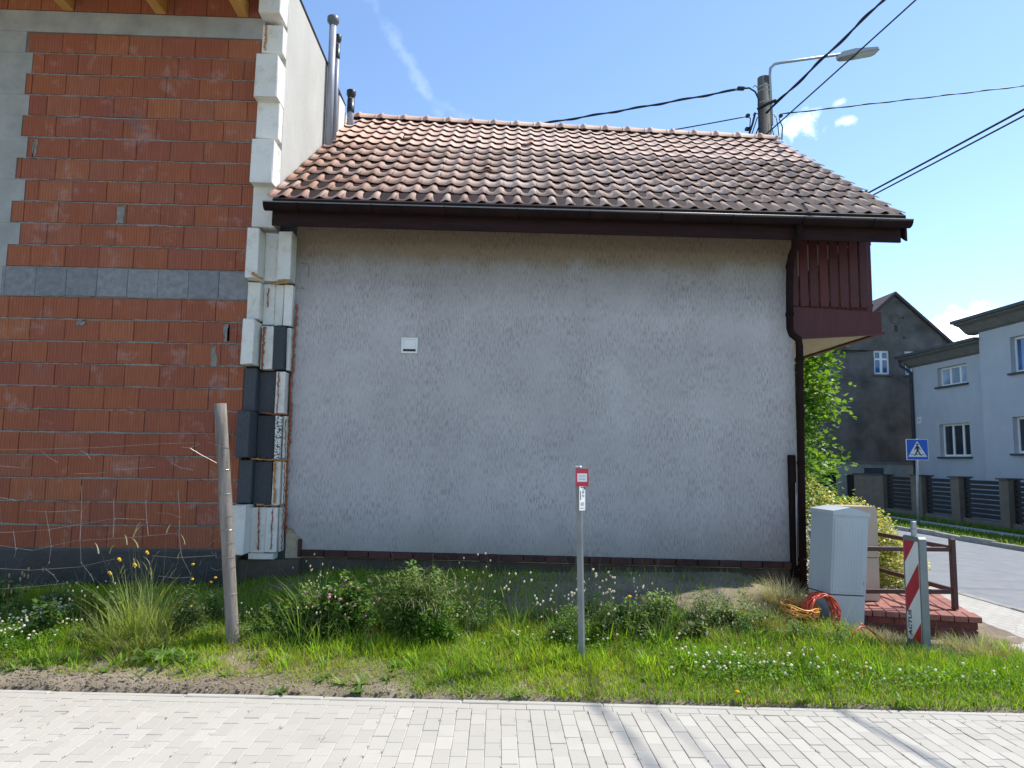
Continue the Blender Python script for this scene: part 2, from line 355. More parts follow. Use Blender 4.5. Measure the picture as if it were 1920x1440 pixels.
pm('black_plastic', (.012, .012, .014), (.03, .03, .032), 8, .4, .05, 40)
def tile_mat():
    m, nt, p, out = new_mat('clay_tile'); v = pos(nt); r = orand(nt)
    sx = N(nt, 'ShaderNodeSeparateXYZ'); nt.links.new(v, sx.inputs[0])
    cellv = N(nt, 'ShaderNodeVectorMath', operation='SNAP'); nt.links.new(v, cellv.inputs[0]); cellv.inputs[1].default_value = (.197, .27, .5)
    wn = N(nt, 'ShaderNodeTexWhiteNoise'); nt.links.new(cellv.outputs[0], wn.inputs['Vector'])
    k = math_(nt, 'ADD', math_(nt, 'MULTIPLY', r, .5), math_(nt, 'MULTIPLY', noise(nt, v, 3.5, 4), .5))
    old = ramp(nt, k, [(.25, (.45, .295, .225)), (.5, (.55, .38, .3)), (.75, (.62, .45, .365))])
    new = ramp(nt, k, [(.25, (.45, .235, .155)), (.6, (.56, .33, .235)), (.8, (.56, .38, .295))])
    f = N(nt, 'ShaderNodeMapRange'); nt.links.new(math_(nt, 'ADD', sx.outputs['X'], math_(nt, 'MULTIPLY', noise(nt, v, 1.2, 3), 2.5)), f.inputs['Value'])
    f.inputs['From Min'].default_value = -1.2; f.inputs['From Max'].default_value = 1.6
    col = mix(nt, f.outputs[0], new, old)
    lich = ramp(nt, noise(nt, v, 22, 6, .7), [(.56, 0), (.7, 1)]); col = mix(nt, math_(nt, 'MULTIPLY', lich, .16), col, (.16, .15, .12))
    dust = ramp(nt, noise(nt, v, 2.0, 5, .7), [(.5, 0), (.75, 1)]); col = mix(nt, math_(nt, 'MULTIPLY', dust, .35), col, (.46, .38, .31))
    nt.links.new(col, p.inputs['Base Color']); p.inputs['Roughness'].default_value = .8; p.inputs['Specular IOR Level'].default_value = .3
    bump(nt, p, noise(nt, v, 70, 4), .3, .004)
tile_mat()
pm('brown_metal', (.012, .006, .006), (.022, .012, .011), 4, .85, .06, 30, spec=.08)
pm('brown_wood', (.013, .0055, .0055), (.028, .011, .01), 3, .75, .25, 30, spec=.2, stretch=(1, 4, 9))
pm('red_wood', (.055, .008, .009), (.08, .013, .012), 3, .55, .2, 40, rnd_amt=.35, stretch=(9, 4, 1))
pm('grey_sheet', (.2, .22, .26), (.26, .28, .33), 4, .6, .05, 30)
pm('beige_render', (.34, .29, .2), (.48, .42, .3), 12, .95, .6, 60)
pm('plinth_clay', (.035, .015, .012), (.075, .029, .022), 9, .8, .3, 60, rnd_amt=.5)
pm('white_plastic', (.68, .68, .64), (.76, .75, .7), 6, .45, .03, 40)
pm('soil', (.13, .1, .068), (.27, .222, .16), 2.5, .97, .9, 22, detail=9)
pm('dark_soil', (.045, .038, .03), (.085, .072, .055), 4, .97, .9, 22, detail=9)
pm('sand', (.42, .39, .33), (.58, .545, .47), 12, .97, .4, 90)
def paver_mat():
    m, nt, p, out = new_mat('paver'); v = pos(nt)
    k = math_(nt, 'ADD', math_(nt, 'MULTIPLY', orand(nt), .55), math_(nt, 'MULTIPLY', noise(nt, v, 2.2, 6), .45))
    col = ramp(nt, k, [(.2, (.385, .362, .318)), (.5, (.412, .388, .34)), (.8, (.448, .422, .372))])
    sp = ramp(nt, noise(nt, v, 170, 2), [(.6, 0), (.75, 1)]); col = mix(nt, math_(nt, 'MULTIPLY', sp, .25), col, (.2, .185, .16))
    st = ramp(nt, noise(nt, v, 1.2, 7, .75), [(.54, 0), (.72, 1)]); col = mix(nt, math_(nt, 'MULTIPLY', st, .4), col, (.3, .28, .235))
    s2 = ramp(nt, noise(nt, v, 9, 5, .7), [(.64, 0), (.72, 1)]); col = mix(nt, math_(nt, 'MULTIPLY', s2, .3), col, (.24, .22, .18))
    nt.links.new(col, p.inputs['Base Color']); p.inputs['Roughness'].default_value = .9; p.inputs['Specular IOR Level'].default_value = .25
    bump(nt, p, noise(nt, v, 150, 3), .25, .003)
paver_mat()
def pav_far():
    m, nt, p, out = new_mat('paving_far'); v = pos(nt)
    b = N(nt, 'ShaderNodeTexBrick'); mp = N(nt, 'ShaderNodeMapping'); mp.inputs['Rotation'].default_value = (0, 0, pi/2); nt.links.new(v, mp.inputs[0]); nt.links.new(mp.outputs[0], b.inputs['Vector'])
    b.inputs['Scale'].default_value = 5; b.inputs['Brick Width'].default_value = 1.0; b.inputs['Row Height'].default_value = .5; b.inputs['Mortar Size'].default_value = .025
    b.inputs['Color1'].default_value = (.37, .35, .315, 1); b.inputs['Color2'].default_value = (.42, .4, .36, 1); b.inputs['Mortar'].default_value = (.24, .22, .19, 1)
    nt.links.new(b.outputs['Color'], p.inputs['Base Color']); p.inputs['Roughness'].default_value = .9; bump(nt, p, noise(nt, v, 90, 3), .3, .004)
pav_far()
pm('asphalt', (.17, .18, .195), (.225, .235, .25), 3, .85, .4, 120, detail=8)
pm('road_paint', (.7, .7, .68), (.8, .8, .78), 9, .7, .1, 60)
pm('kerb_stone', (.2, .195, .18), (.32, .31, .29), 5, .9, .4, 50, rnd_amt=.2)
pm('turf', (.05, .075, .015), (.09, .14, .03), 6, .95, .8, 60)
pm('grey_steel', (.16, .175, .18), (.22, .235, .24), 6, .45, .05, 30, metal=.25)
pm('galvanised', (.3, .315, .33), (.38, .395, .41), 6, .5, .03, 50, metal=.3)
pm('concrete_pole', (.07, .066, .062), (.12, .112, .105), 5, .85, .3, 30, stretch=(1, 1, .2))
pm('cable_black', (.012, .012, .016), (.02, .02, .025), 5, .5, 0)
pm('old_wood', (.11, .09, .075), (.27, .235, .205), 2.2, .9, .6, 14, detail=8, stretch=(9, 9, .7))
pm('wire', (.22, .2, .18), (.34, .32, .3), 12, .4, 0, metal=.5)
pm('red_paint', (.5, .03, .06), (.56, .045, .075), 4, .5, .02, 20)
pm('sign_red', (.42, .01, .02), (.5, .02, .03), 8, .35, .02, 20)
pm('sign_white', (.72, .72, .7), (.8, .8, .78), 8, .35, .02, 20)
pm('sign_blue', (.01, .09, .5), (.015, .12, .58), 8, .35, .02, 20)
pm('print_grey', (.3, .3, .3), (.4, .4, .4), 8, .6, 0)
pm('print_black', (.015, .015, .018), (.03, .03, .03), 8, .5, 0)
pm('cabinet_grey', (.34, .365, .385), (.43, .46, .48), 3.5, .45, .05, 200, detail=9, spread=(.25, .6), stretch=(1, 1, .35))
pm('cabinet_beige', (.42, .33, .24), (.48, .385, .29), 2, .5, .05, 100)
pm('seam_dark', (.02, .02, .022), (.03, .03, .03), 8, .6, 0)
pm('step_brick', (.11, .026, .021), (.18, .045, .035), 12, .8, .3, 60, rnd_amt=.5)
pm('step_cap', (.24, .088, .068), (.34, .14, .11), 12, .8, .3, 60, rnd_amt=.3)
pm('rail_brown', (.045, .014, .016), (.075, .024, .026), 6, .4, .06, 40)
pm('duct_orange', (.65, .2, .03), (.75, .28, .05), 4, .35, .02, 40)
pm('duct_yellow', (.68, .28, .05), (.76, .36, .07), 4, .35, .02, 40)
pm('duct_red', (.5, .06, .025), (.6, .09, .035), 4, .35, .02, 40)
pm('dark_render', (.07, .064, .057), (.19, .175, .158), 1.0, .95, .5, 14, detail=10, spread=(.34, .7))
pm('blue_render', (.385, .405, .445), (.45, .47, .51), 1.3, .92, .2, 60)
pm('slate_brown', (.06, .04, .04), (.1, .07, .065), 6, .8, .3, 20)
pm('dark_trim', (.035, .035, .04), (.06, .06, .068), 5, .6, .1, 40)
pm('eave_grey', (.13, .125, .12), (.19, .18, .175), 5, .8, .1, 40)
pm('white_frame', (.74, .74, .73), (.8, .8, .79), 4, .4, 0)
pm('fence_wall', (.115, .1, .08), (.16, .14, .115), 4, .93, .3, 40)
pm('fence_slat', (.007, .007, .009), (.012, .012, .015), 5, .7, .05, 40)
pm('bark', (.07, .055, .04), (.14, .115, .09), 6, .95, .8, 30, stretch=(3, 3, .6))
def glass_mat(name, c, r=.06):
    m, nt, p, out = new_mat(name); v = pos(nt)
    nt.links.new(ramp(nt, noise(nt, v, 1.2, 3), [(.35, c), (.65, tuple(x*1.9 for x in c))]), p.inputs['Base Color']); p.inputs['Roughness'].default_value = r; p.inputs['Specular IOR Level'].default_value = .8
glass_mat('pane_dark', (.02, .024, .03)); glass_mat('pane_blue', (.03, .08, .2)); glass_mat('pane_curtain', (.2, .25, .33), .2)
m, nt_, p, _ = new_mat('lamp_glass'); p.inputs['Base Color'].default_value = (.6, .62, .62, 1); p.inputs['Roughness'].default_value = .25
leaf_mat('leaf', .45); leaf_mat('grass_blade', .5, .5); leaf_mat('dry_blade', .3, .7); leaf_mat('petal', .25, .7); leaf_mat('hedge_leaf', .3, .4)

# ================================================================== SETTING
def yedge(x): return 5.372-.0668*np.asarray(x)
def G(x, y):
    x = np.asarray(x, float); y = np.asarray(y, float); d = np.maximum(y-yedge(x), -.3)
    right = 1-.72*sstep(2.9, 4.0, x)
    b = .125*d+.10*sstep(1.5, 2.6, d)*sstep(-2.9, -1.8, x)*(1-sstep(2.6, 3.6, x))
    b = b*right+.018*(vnoise(x, y, 2.3, 3)-.5)*sstep(.1, .5, d)+.02*(vnoise(x, y, 7, 4)-.5)*sstep(.05, .3, d)+.05*(vnoise(x*.45, y, 9, 5)-.42)*sstep(.02, .08, d)*(1-sstep(.3, .5, d))*(1-sstep(-1.8, -.6, x))
    return b+.012-.08*sstep(4.55, 5.0, x)
def sheet(name, pts, z, mat, kind='structure'):
    mb = MB(); mb.add([(x, y, z) for x, y in pts], [tuple(range(len(pts)))]); return tag(mb.build(name, mat), kind=kind)
sheet('ground', [(-900, -900), (900, -900), (900, 1500), (-900, 1500)], -.16, 'turf')
# verge: soil surface between paving and walls
gx = np.arange(-14, 5.5, .065); gt = np.linspace(0, 1, 56)
X, T = np.meshgrid(gx, gt); ytop = 8.7; Yv = yedge(X)+T*(ytop-yedge(X)); Zv = G(X, Yv); Zv[0] -= .05
V = np.stack([X, Yv, Zv], 2).reshape(-1, 3); n = len(gx); i = np.arange(len(gt)-1)[:, None]*n+np.arange(n-1)[None]
F = np.concatenate([np.stack([i, i+1, i+n+1], 2).reshape(-1, 3), np.stack([i, i+n+1, i+n], 2).reshape(-1, 3)])
verge = tag(trimesh('verge_soil', V, F, 'soil', smooth=True), kind='structure')

# paved road in front, built stone by stone
PA = radians(-1.0); pu = np.array([cos(PA), sin(PA)]); pv = np.array([-sin(PA), cos(PA)])   # column pitch along pu, columns run along pv
pave = sheet('pavement', [(-60, -40), (6.3, -40), (6.3, float(yedge(6.3))), (-60, float(yedge(-60)))], -.006, 'sand'); ORG[pave.name] = np.zeros(3)
tag(pave, kind='structure')
sheet('pavement_far', [(-60, -40), (6.2, -40), (6.2, 2.2), (-60, 2.2)], -.003, 'paving_far')
EA = math.atan(-.0668); eu = np.array([cos(EA), sin(EA)]); ev = np.array([-sin(EA), cos(EA)])
e0 = np.array([0, float(yedge(0))])
bv, bf = bevbox(.0975, .1975, .06, .003); pm_me = MB().add(bv, bf).mesh('paver', 'paver')
items = []
BORD = .06+.104    # edging stone + one course laid along it
for i in range(-72, 66):
    c0 = pu*i*.1
    # meeting of this column with the inner line of the border course
    q = e0-ev*BORD; t_end = ((q-c0)@ev)/(pv@ev)
    t = t_end-(.1 if i % 2 else 0)-.2*0
    start = floor((t_end)/.2)*.2+(.1 if i % 2 else 0)
    if start > t_end: start -= .2
    k = start
    if t_end-k > .03: items.append((c0+pv*(k+t_end)/2, (t_end-k)/.2, 0))
    while k > 2.15:
        k -= .2; items.append((c0+pv*(k+.1), 1.0, 0))
for j in range(-36, 33):
    items.append((e0-ev*(.06+.052)+eu*(j*.2+.03), 1.0, 1))
vis, rest = [], []
for c, s, kind in items:
    d = np.array([c[0], c[1], 0])-CP; z = d@cw; px = 960+FPX*(d@cr)/z; py = 720-FPX*(d@cu)/z
    (vis if (-10 < px < 1930 and py < 1450) else rest).append((z, c, s, kind))
vis.sort(key=lambda q: q[0]); rest += vis[300:]; vis = vis[:300]
for z, c, s, kind in vis:
    o = link('paver', pm_me, pave, (c[0], c[1], -.03+rnd.uniform(-.0022, .0022)), (rnd.gauss(0, .004), rnd.gauss(0, .004), (EA+pi/2 if kind else PA)+rnd.gauss(0, .006)), (1, s, 1))
mb = MB(); bva = np.array(bv)
for z, c, s, kind in rest:
    a = (EA+pi/2 if kind else PA)+rnd.gauss(0, .006); R2 = np.array([[cos(a), -sin(a), 0], [sin(a), cos(a), 0], [0, 0, 1]])
    mb.add((bva*np.array([1, s, 1]))@R2.T+np.array([c[0], c[1], -.03+rnd.uniform(-.0022, .0022)]), bf)
tag(mb.build('paver_field', 'paver', pave), kind='stuff')
es_me = MB(); es_me.add(*bevbox(.992, .056, .2, .006)); es_me = es_me.mesh('edging_stone', 'paver')
for j in range(-6, 7):
    c = e0-ev*.03+eu*(j+.37); link('edging_stone', es_me, pave, (c[0], c[1], -.098+rnd.uniform(-.004, .004)), (rnd.gauss(0, .01), 0, EA+rnd.gauss(0, .003)))

# side street on the right
sheet('street', [(6.5, -40), (11.0, -40), (11.0, 160), (6.5, 160)], -.02, 'asphalt')
sw = [(4.99, 6.62), (6.36, 6.1), (6.36, 160), (4.65, 160), (4.65, 8.6), (5.15, 7.6)]
sheet('sidewalk', sw, .004, 'paving_far')
kn = MB()
kerb = thing('kerb', (6.43, 6, 0), 'low worn kerb along the near edge of the street', 'kerb')
kb_me = MB().add(*bevbox(.13, .985, .2, .012)).mesh('kerb_block', 'kerb_stone')
for j in range(0, 40): link('kerb_block', kb_me, kerb, (6.43, 6.2+j, -.085+rnd.uniform(-.006, .006)), (0, 0, rnd.gauss(0, .006)))
kerb2 = thing('kerb', (11.08, 12, 0), 'broken dark kerb across the street, below the sunlit grass strip', 'kerb')
for j in range(0, 34):
    link('kerb_block', kb_me, kerb2, (11.08+rnd.gauss(0, .012), 12+j, -.01+rnd.uniform(-.02, .012)), (rnd.gauss(0, .01), rnd.gauss(0, .03), rnd.gauss(0, .02)))
sheet('street_grass', [(11.1, 8), (14.4, 8), (14.4, 160), (11.1, 160)], .05, 'turf')
sheet('far_sidewalk', [(12.25, 8), (13.0, 8), (13.0, 160), (12.25, 160)], .056, 'paving_far')
mb = MB(); mb.add([(6.75, 8.2, -.014), (7.25, 8.2, -.014), (7.25, 5.0, -.014), (6.75, 5.0, -.014)], [(3, 2, 1, 0)])
tag(mb.build('crossing_stripe', 'road_paint'), kind='structure')

# ================================================================== UNFINISHED BRICK BUILDING (left)
BB = thing('brick_building', (-4.2, 8.2, .3), 'unfinished building of bare red clay blocks with white insulation teeth at its corner', 'building')
mb = MB(); mb.box(-12, -2.66, 8.014, 8.3, .55, 6.52); mb.build('wall_core', 'mortar', BB)
mb = MB(); mb.box(-12, -2.66, 8.02, 8.3, -.3, .55); mb.box(-12, -2.72, 7.985, 8.02, -.2, .69); mb.build('plinth', 'membrane', BB)
mb = MB(); mb.box(-12, -2.66, 7.985, 8.3, .69, .712); mb.build('plinth_flashing', 'dark_trim', BB)
XR = -2.665
clay_me = {}
def clay(x0, x1, z0, z1, name='brick', mat='clay_block', gap=.003, yf=8.0):
    w = round(x1-x0-gap*2, 3); h = round(z1-z0, 3)
    key = (w, h, mat)
    if key not in clay_me: clay_me[key] = MB().add(*bevbox(w, .05, h, .003)).mesh(name, mat)
    return link(name, clay_me[key], BB, ((x0+x1)/2, yf+.025+rnd.uniform(-.004, .003), (z0+z1)/2), (rnd.gauss(0, .003), 0, rnd.gauss(0, .003)))
BW, CH = .375, .25
def course(z, off, xl, xr=XR):
    x = xr
    first = off
    while x > xl+.02:
        w = first if first else BW; first = None
        x0 = max(x-w, xl)
        if x-x0 > .03: clay(x0, x, z+.009, z+CH-.009)
        x = x0
offs = [.12, BW, .26, BW, .2, .31, .12, BW, .3, .14, .22]
for k in range(11): course(.713+k*.2482, [.24, .06, .17, .33, .12, .30, .375, .17, .27, .10, .35][k], -6.4)
# grey concrete block row
x = XR
zb0, zb1 = 3.455, 3.765
for k in range(9):
    w = .333; clay(x-w, x, zb0, zb1, 'concrete_block', 'grey_block', .002, 7.998); x -= w
colz = []
for k in range(11):
    z = 3.775+k*.2495
    xl = -5.27+(.06 if k % 2 else -.03)+rnd.uniform(-.025, .025)
    course(z, [.16, .375, .27, .13, .34, .21, .375, .12, .30, .18, .375][k], xl); colz.append((z, xl))
# concrete column with toothed edge, cast against the blocks
mb = MB()
for z, xl in colz: mb.box(-5.62+rnd.uniform(-.03, .03), xl-.004, 7.996+rnd.uniform(-.004, .004), 8.2, z-.002, z+.2497)
mb.box(-5.66, -5.667+.01, 7.99, 8.1, 3.2, 3.3); mb.box(-5.72, -5.36, 7.997, 8.2, 3.15, 3.775); mb.build('concrete_column', 'concrete', BB)
for k in range(11):
    z = 3.775+k*.2495; clay(-6.05, -5.68, z+.006, z+.243)
def joint(z, x0, x1):
    xs_ = np.arange(x0, x1, .028); n_ = len(xs_); r1 = np.random.default_rng(int(z*1000)); big = vnoise(xs_, xs_*0+z, 2.2, 9); a_ = .0005+.013*big**2+r1.uniform(-.0025, .004, n_); b_ = .002+.012*vnoise(xs_, xs_*0+z*3, 1.7, 10)**1.5+r1.uniform(-.002, .006, n_)
    yy = 8.0006-.004*vnoise(xs_, xs_*0+z, 5, 12)+.0016
    mb = MB(); mb.add([(x_, y_, z-b__) for x_, y_, b__ in zip(xs_, yy, b_)]+[(x_, y_-.003, z) for x_, y_ in zip(xs_, yy)]+[(x_, y_, z+a__) for x_, y_, a__ in zip(xs_, yy, a_)], [(r_*n_+i_, r_*n_+i_+1, (r_+1)*n_+i_+1, (r_+1)*n_+i_) for r_ in (0, 1) for i_ in range(n_-1)]); mb.build('mortar_joint', 'mortar', BB)
for k in range(1, 11): joint(.713+k*.2482, -6.4, XR)
joint(3.449, -6.4, XR); joint(3.77, -5.6, XR)
for k in range(1, 11): joint(3.775+k*.2495, colz[k][1]-.03, XR)
mb = MB(); mb.box(-12, -2.63, 7.992, 8.3, 6.522, 6.775); mb.build('ring_beam', 'concrete', BB)
course(6.78, .27, -6.6); course(7.03, .1, -6.6)
mb = MB(); mb.box(-12, -2.66, 8.014, 8.3, 6.775, 7.4); mb.build('parapet_core', 'mortar', BB)
for px in (118, 292, 446):
    p = aty(px+6, 22, 7.7); mb = MB(); x = aty(px+10, 28, 8.0)[0]
    mb.bev(x-.06, x+.06, 6.15, 8.05, 6.79, 6.97, .006); mb.build('rafter', 'timber', BB)
mb = MB(); mb.box(-12, -2.5, 6.1, 8.0, 7.02, 7.06); mb.build('roof_deck', 'timber', BB)
mb = MB(); mb.hexa([(-12, 8.0, 7.4), (-2.44, 8.0, 7.4), (-2.25, 10.7, 7.08), (-12, 10.7, 7.08), (-12, 8.0, 7.43), (-2.405, 8.0, 7.43), (-2.225, 10.7, 7.11), (-12, 10.7, 7.11)]); mb.build('roof', 'roof_felt', BB)
# rendered side wall facing the street, slightly askew
def sidex(y): return -2.42+.24*(y-8.0)/3.6
mb = MB(); pts = [(sidex(8.13), 8.13, 3.4), (sidex(10.0), 10.0, 3.4), (sidex(10.0), 10.0, 7.16), (sidex(8.13), 8.13, 7.38)]
mb.prism(pts, (-.2, .0, 0)); mb.build('side_wall', 'plaster', BB)
for (ya, yb, dx, zt) in ((10.0, 10.3, .0, 7.12), (10.31, 10.62, .02, 7.07), (10.63, 11.2, -.01, 7.02)):
    mb = MB(); mb.prism([(sidex(ya)+dx, ya, .2), (sidex(yb)+dx, yb, .2), (sidex(yb)+dx, yb, zt), (sidex(ya)+dx, ya, zt)], (-.15, 0, 0)); mb.build('insulation_board', 'eps_white', BB)
# staggered insulation at the corner: layer A (outer sheets), then filler layers towards the house
def eps(x0, x1, y0, y1, z0, z1, mat='eps_white', b=.008):
    mb = MB(); mb.bev(x0, x1, y0, y1, z0, z1, b); mb.v = [(a_+rnd.gauss(0, .0028), b_+rnd.gauss(0, .0028), c_+rnd.gauss(0, .0035)) for a_, b_, c_ in mb.v]; return mb.build('insulation_block', mat, BB)
zz = lambda px, py, Y=7.9: float(aty(px, py, Y)[2])
A0, A1 = -2.66, -2.525
tops = [(-60, 22, 1), (45, 97, 0), (99, 180, 1), (184, 258, 0), (260, 341, 1), (346, 425, 0), (427, 520, 1), (528, 598, 0), (598, 682, 1), (690, 770, 0), (771, 858, 1), (862, 944, 0), (948, 1041, 1)]
for k, (a, b, out_) in enumerate(tops):
    Yf = 7.83 if out_ else 7.975
    z1, z0 = zz(470, a, Yf), zz(470, b, Yf)
    mat = 'eps_dark' if k in (9, 10, 11) else 'eps_white'
    up = k <= 5
    xa, xb = (A0, A1+(.11 if up else 0))
    if k == 12: xa -= .02
    eps(xa+rnd.uniform(-.008, .008), xb, Yf, 8.14, z0, z1, mat)
mb = MB(); mb.box(-2.66, -2.19, 8.203, 8.219, .4, 4.4); mb.build('gap_backing', 'eps_dark', BB)  # added dark backing, stops light showing through the gaps between blocks
B0, B1, B2, B3 = -2.522, -2.39, -2.285, -2.205
def zb(a): return float(aty(530, a, 8.1)[2])
fill = [(440, 528, [(B0, -2.36, 8.06, 'eps_white'), (-2.357, B3, 7.98, 'eps_white')]),
        (534, 610, [(B0, -2.40, 8.09, 'eps_white'), (-2.398, -2.3, 8.1, 'eps_white'), (-2.298, B3, 8.09, 'eps_white')]),
        (614, 694, [(B0+.02, -2.375, 8.02, 'eps_white'), (-2.372, -2.25, 8.03, 'eps_dark'), (-2.247, B3, 8.1, 'eps_white')]),
        (698, 776, [(B0, -2.345, 8.1, 'eps_dark'), (-2.33, B3-.02, 8.05, 'eps_white')]),
        (780, 861, [(B0, -2.335, 8.1, 'eps_dark'), (-2.325, -2.25, 8.06, 'eps_speckled'), (-2.24, B3, 8.09, 'eps_white')]),
        (866, 946, [(B0, -2.33, 8.06, 'eps_dark'), (-2.315, -2.235, 8.05, 'eps_white'), (-2.225, B3, 8.09, 'eps_white')]),
        (951, 1034, [(B0, -2.365, 8.03, 'eps_white'), (-2.357, -2.235, 8.02, 'eps_white'), (-2.225, B3, 8.06, 'eps_white')]),
        (1036, 1048, [(B0-.01, -2.26, 8.02, 'eps_white')])]
for a, b, L in fill:
    for x0, x1, y, mname in L: eps(x0, x1, y, 8.2, zb(b), zb(a), mname, .005)
def bead(pts, r, mat):
    P = []
    for (a, b) in zip(pts[:-1], pts[1:]):
        a, b = np.array(a), np.array(b); n = max(2, int(np.linalg.norm(b-a)/.022))
        P += [a+(b-a)*k/n for k in range(n)]
    P.append(np.array(pts[-1], float)); P = [p+np.array([rnd.gauss(0, .004), rnd.gauss(0, .003), rnd.gauss(0, .003)]) for p in P]
    mb = MB(); mb.tube(P, [r*rnd.uniform(.45, 1.35) for _ in P], 6); return mb.build('foam_bead', mat, BB, True)
q = lambda px, py, Y: aty(px, py, Y)
for pts, r, mname in (([q(557, 570, 8.17), q(552, 640, 8.17), q(548, 700, 8.17)], .012, 'foam_red'), ([q(546, 700, 8.17), q(545, 780, 8.17), q(543, 830, 8.17)], .016, 'foam_red'), ([q(541, 830, 8.17), q(538, 900, 8.17), q(536, 1000, 8.17)], .012, 'foam_red'),
                      ([q(496, 612, 8.0), q(493, 650, 8.0), q(491, 692, 8.0)], .013, 'foam_red'), ([q(523, 698, 8.04), q(521, 740, 8.04), q(520, 776, 8.04)], .008, 'foam_red'),
                      ([q(516, 862, 8.03), q(514, 905, 8.03), q(515, 944, 8.03)], .012, 'foam'), ([q(536, 785, 8.05), q(534, 860, 8.05), q(532, 945, 8.05), q(528, 1030, 8.02)], .007, 'foam_red'),
                      ([q(486, 950, 8.01), q(484, 1030, 8.01)], .009, 'foam_red'), ([q(511, 953, 8.01), q(508, 1030, 8.01)], .007, 'foam_red'),
                      ([q(470, 860, 7.97), q(500, 862, 8.05), q(537, 863, 8.05)], .01, 'foam'), ([q(480, 946, 7.97), q(505, 948, 8.02), q(532, 948, 8.04)], .01, 'foam'),
                      ([q(510, 531, 8.05), q(532, 530, 8.02), q(541, 529, 7.98)], .014, 'foam'), ([q(474, 512, 7.82), q(484, 519, 7.82), q(492, 523, 7.84)], .014, 'foam'),
                      ([q(499, 48, 7.97), q(499, 70, 7.97), q(496, 95, 7.97)], .014, 'foam'), ([q(503, 540, 8.07), q(502, 560, 8.07), q(502, 576, 8.07)], .008, 'foam_red'),
                      ([q(490, 773, 8.05), q(520, 778, 8.06), q(540, 777, 8.05)], .009, 'foam_red')): bead(pts, r, mname)
# patches of mortar squeezed between blocks
for px, py, w, h in ((424, 625, .05, .2), (400, 668, .06, .22), (66, 277, .04, .22), (226, 402, .09, .2), (152, 605, .1, .06)):
    p = aty(px, py, 7.995); mb = MB(); mb.prism([(p[0]+(w/2+rnd.uniform(-.016, .012))*(1 if abs(cos(a_)) < .01 else np.sign(cos(a_)))*min(1, abs(cos(a_))*1.7), 7.993, p[2]+(h/2+rnd.uniform(-.02, .012))*np.sign(sin(a_))*min(1, abs(sin(a_))*1.7)) for a_ in np.linspace(0, 2*pi, 23)[:-1]][::-1], (0, .02, 0)); mb.build('mortar_patch', 'mortar', BB)
# flues rising past the roof
def flue(px, ytop, ybase, Y, r, capr, capmat, name='flue_pipe', mat='flue_grey'):
    a, b = aty(px[0], ytop, Y), aty(px[1], ybase, Y); mb = MB(); mb.tube([(b[0], Y, b[2]-.35), (b[0], Y, a[2]-.05)], r, 16); o = mb.build(name, mat, BB, True)
    mb = MB(); c = (b[0], Y, a[2]-.13); mb.lathe([(r*1.04, 0), (r*1.12, .03), (capr*.95, .05), (capr, .06), (capr, .12), (capr*.92, .128), (capr*.5, .13)], 18, c); mb.build('cap', capmat, o, True)
    if capmat == 'black_plastic':
        mb = MB(); mb.lathe([(r*1.12, 0), (r*1.18, .03), (r*1.12, .22)], 16, (b[0], Y, a[2]-.36)); mb.build('collar', capmat, o, True)
flue((616, 616), 32, 256, 9.7, .05, .083, 'flue_dark'); flue((626.5, 626.5), 66, 250, 9.86, .034, .052, 'black_plastic'); flue((657, 657), 170, 218, 10.75, .05, .072, 'black_plastic')

# ================================================================== OLD HOUSE
OH = thing('house', (.7, 8.4, .4), 'small old house with grey furrowed render, red pantile roof and brown gutter', 'house')
HX0, HX1, HY, EZ = -2.2, 3.59, 8.2, 4.42
RY, RZL, RZR = 11.15, 7.12, 6.96
mb = MB(); mb.prism([(HX0, HY+.02, -.2), (HX0, 14.1, -.2), (HX0, 14.1, 4.45), (HX0, RY, 6.75), (HX0, HY+.02, 4.45)], (HX1-HX0, 0, 0)); mb.build('wall_core', 'beige_render', OH)
mb = MB(); zl, zr = .70, .605
poly = [(HX0+.19, zl+.0), (HX1+.004, zr), (HX1+.004, 4.45), (HX0-.01, 4.45), (HX0-.01, 1.0), (HX0+.03, .93), (HX0+.1, .92), (HX0+.13, .86), (HX0+.185, .81)]
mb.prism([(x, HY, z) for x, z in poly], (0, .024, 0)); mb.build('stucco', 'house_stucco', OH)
# clay ledge along the foot of the wall
x = HX0+.2; k = 0
while x < HX1-.05:
    w = .245; x1 = min(x+w, HX1); t = (x-HX0)/(HX1-HX0); z = zl+(zr-zl)*t
    mb = MB(); mb.bev(x+.004, x1-.004, HY-.05, HY+.03, z-.074+rnd.uniform(-.004, .004), z-.004, .006); mb.build('plinth_brick', 'plinth_clay', OH); x = x1
mb = MB(); mb.bev(HX0+.155, HX0+.195, HY-.03, HY+.02, .62, .81, .005); mb.build('ledge_end', 'plinth_clay', OH)
mb = MB(); mb.prism([(HX0+.2, HY-.012, zl-.09), (HX1, HY-.012, zr-.09), (HX1, HY-.012, 0), (HX0+.2, HY-.012, 0)], (0, .03, 0)); mb.build('foundation', 'dark_soil', OH)
mb = MB(); mb.box(-2.72, HX0+.2, 8.06, 8.215, -.1, .60); mb.build('corner_footing', 'dark_soil', OH)
for px in ((562, 492, 580, 494), (580, 494, 578, 520), (560, 540, 572, 541)):
    a, b = aty(px[0], px[1], HY-.0005), aty(px[2], px[3], HY-.0005); mb = MB()
    mb.tube([a+(b-a)*t+np.array([rnd.gauss(0, .006), 0, rnd.gauss(0, .006)]) for t in np.linspace(0, 1, 7)], .0022, 4); mb.build('crack', 'seam_dark', OH)
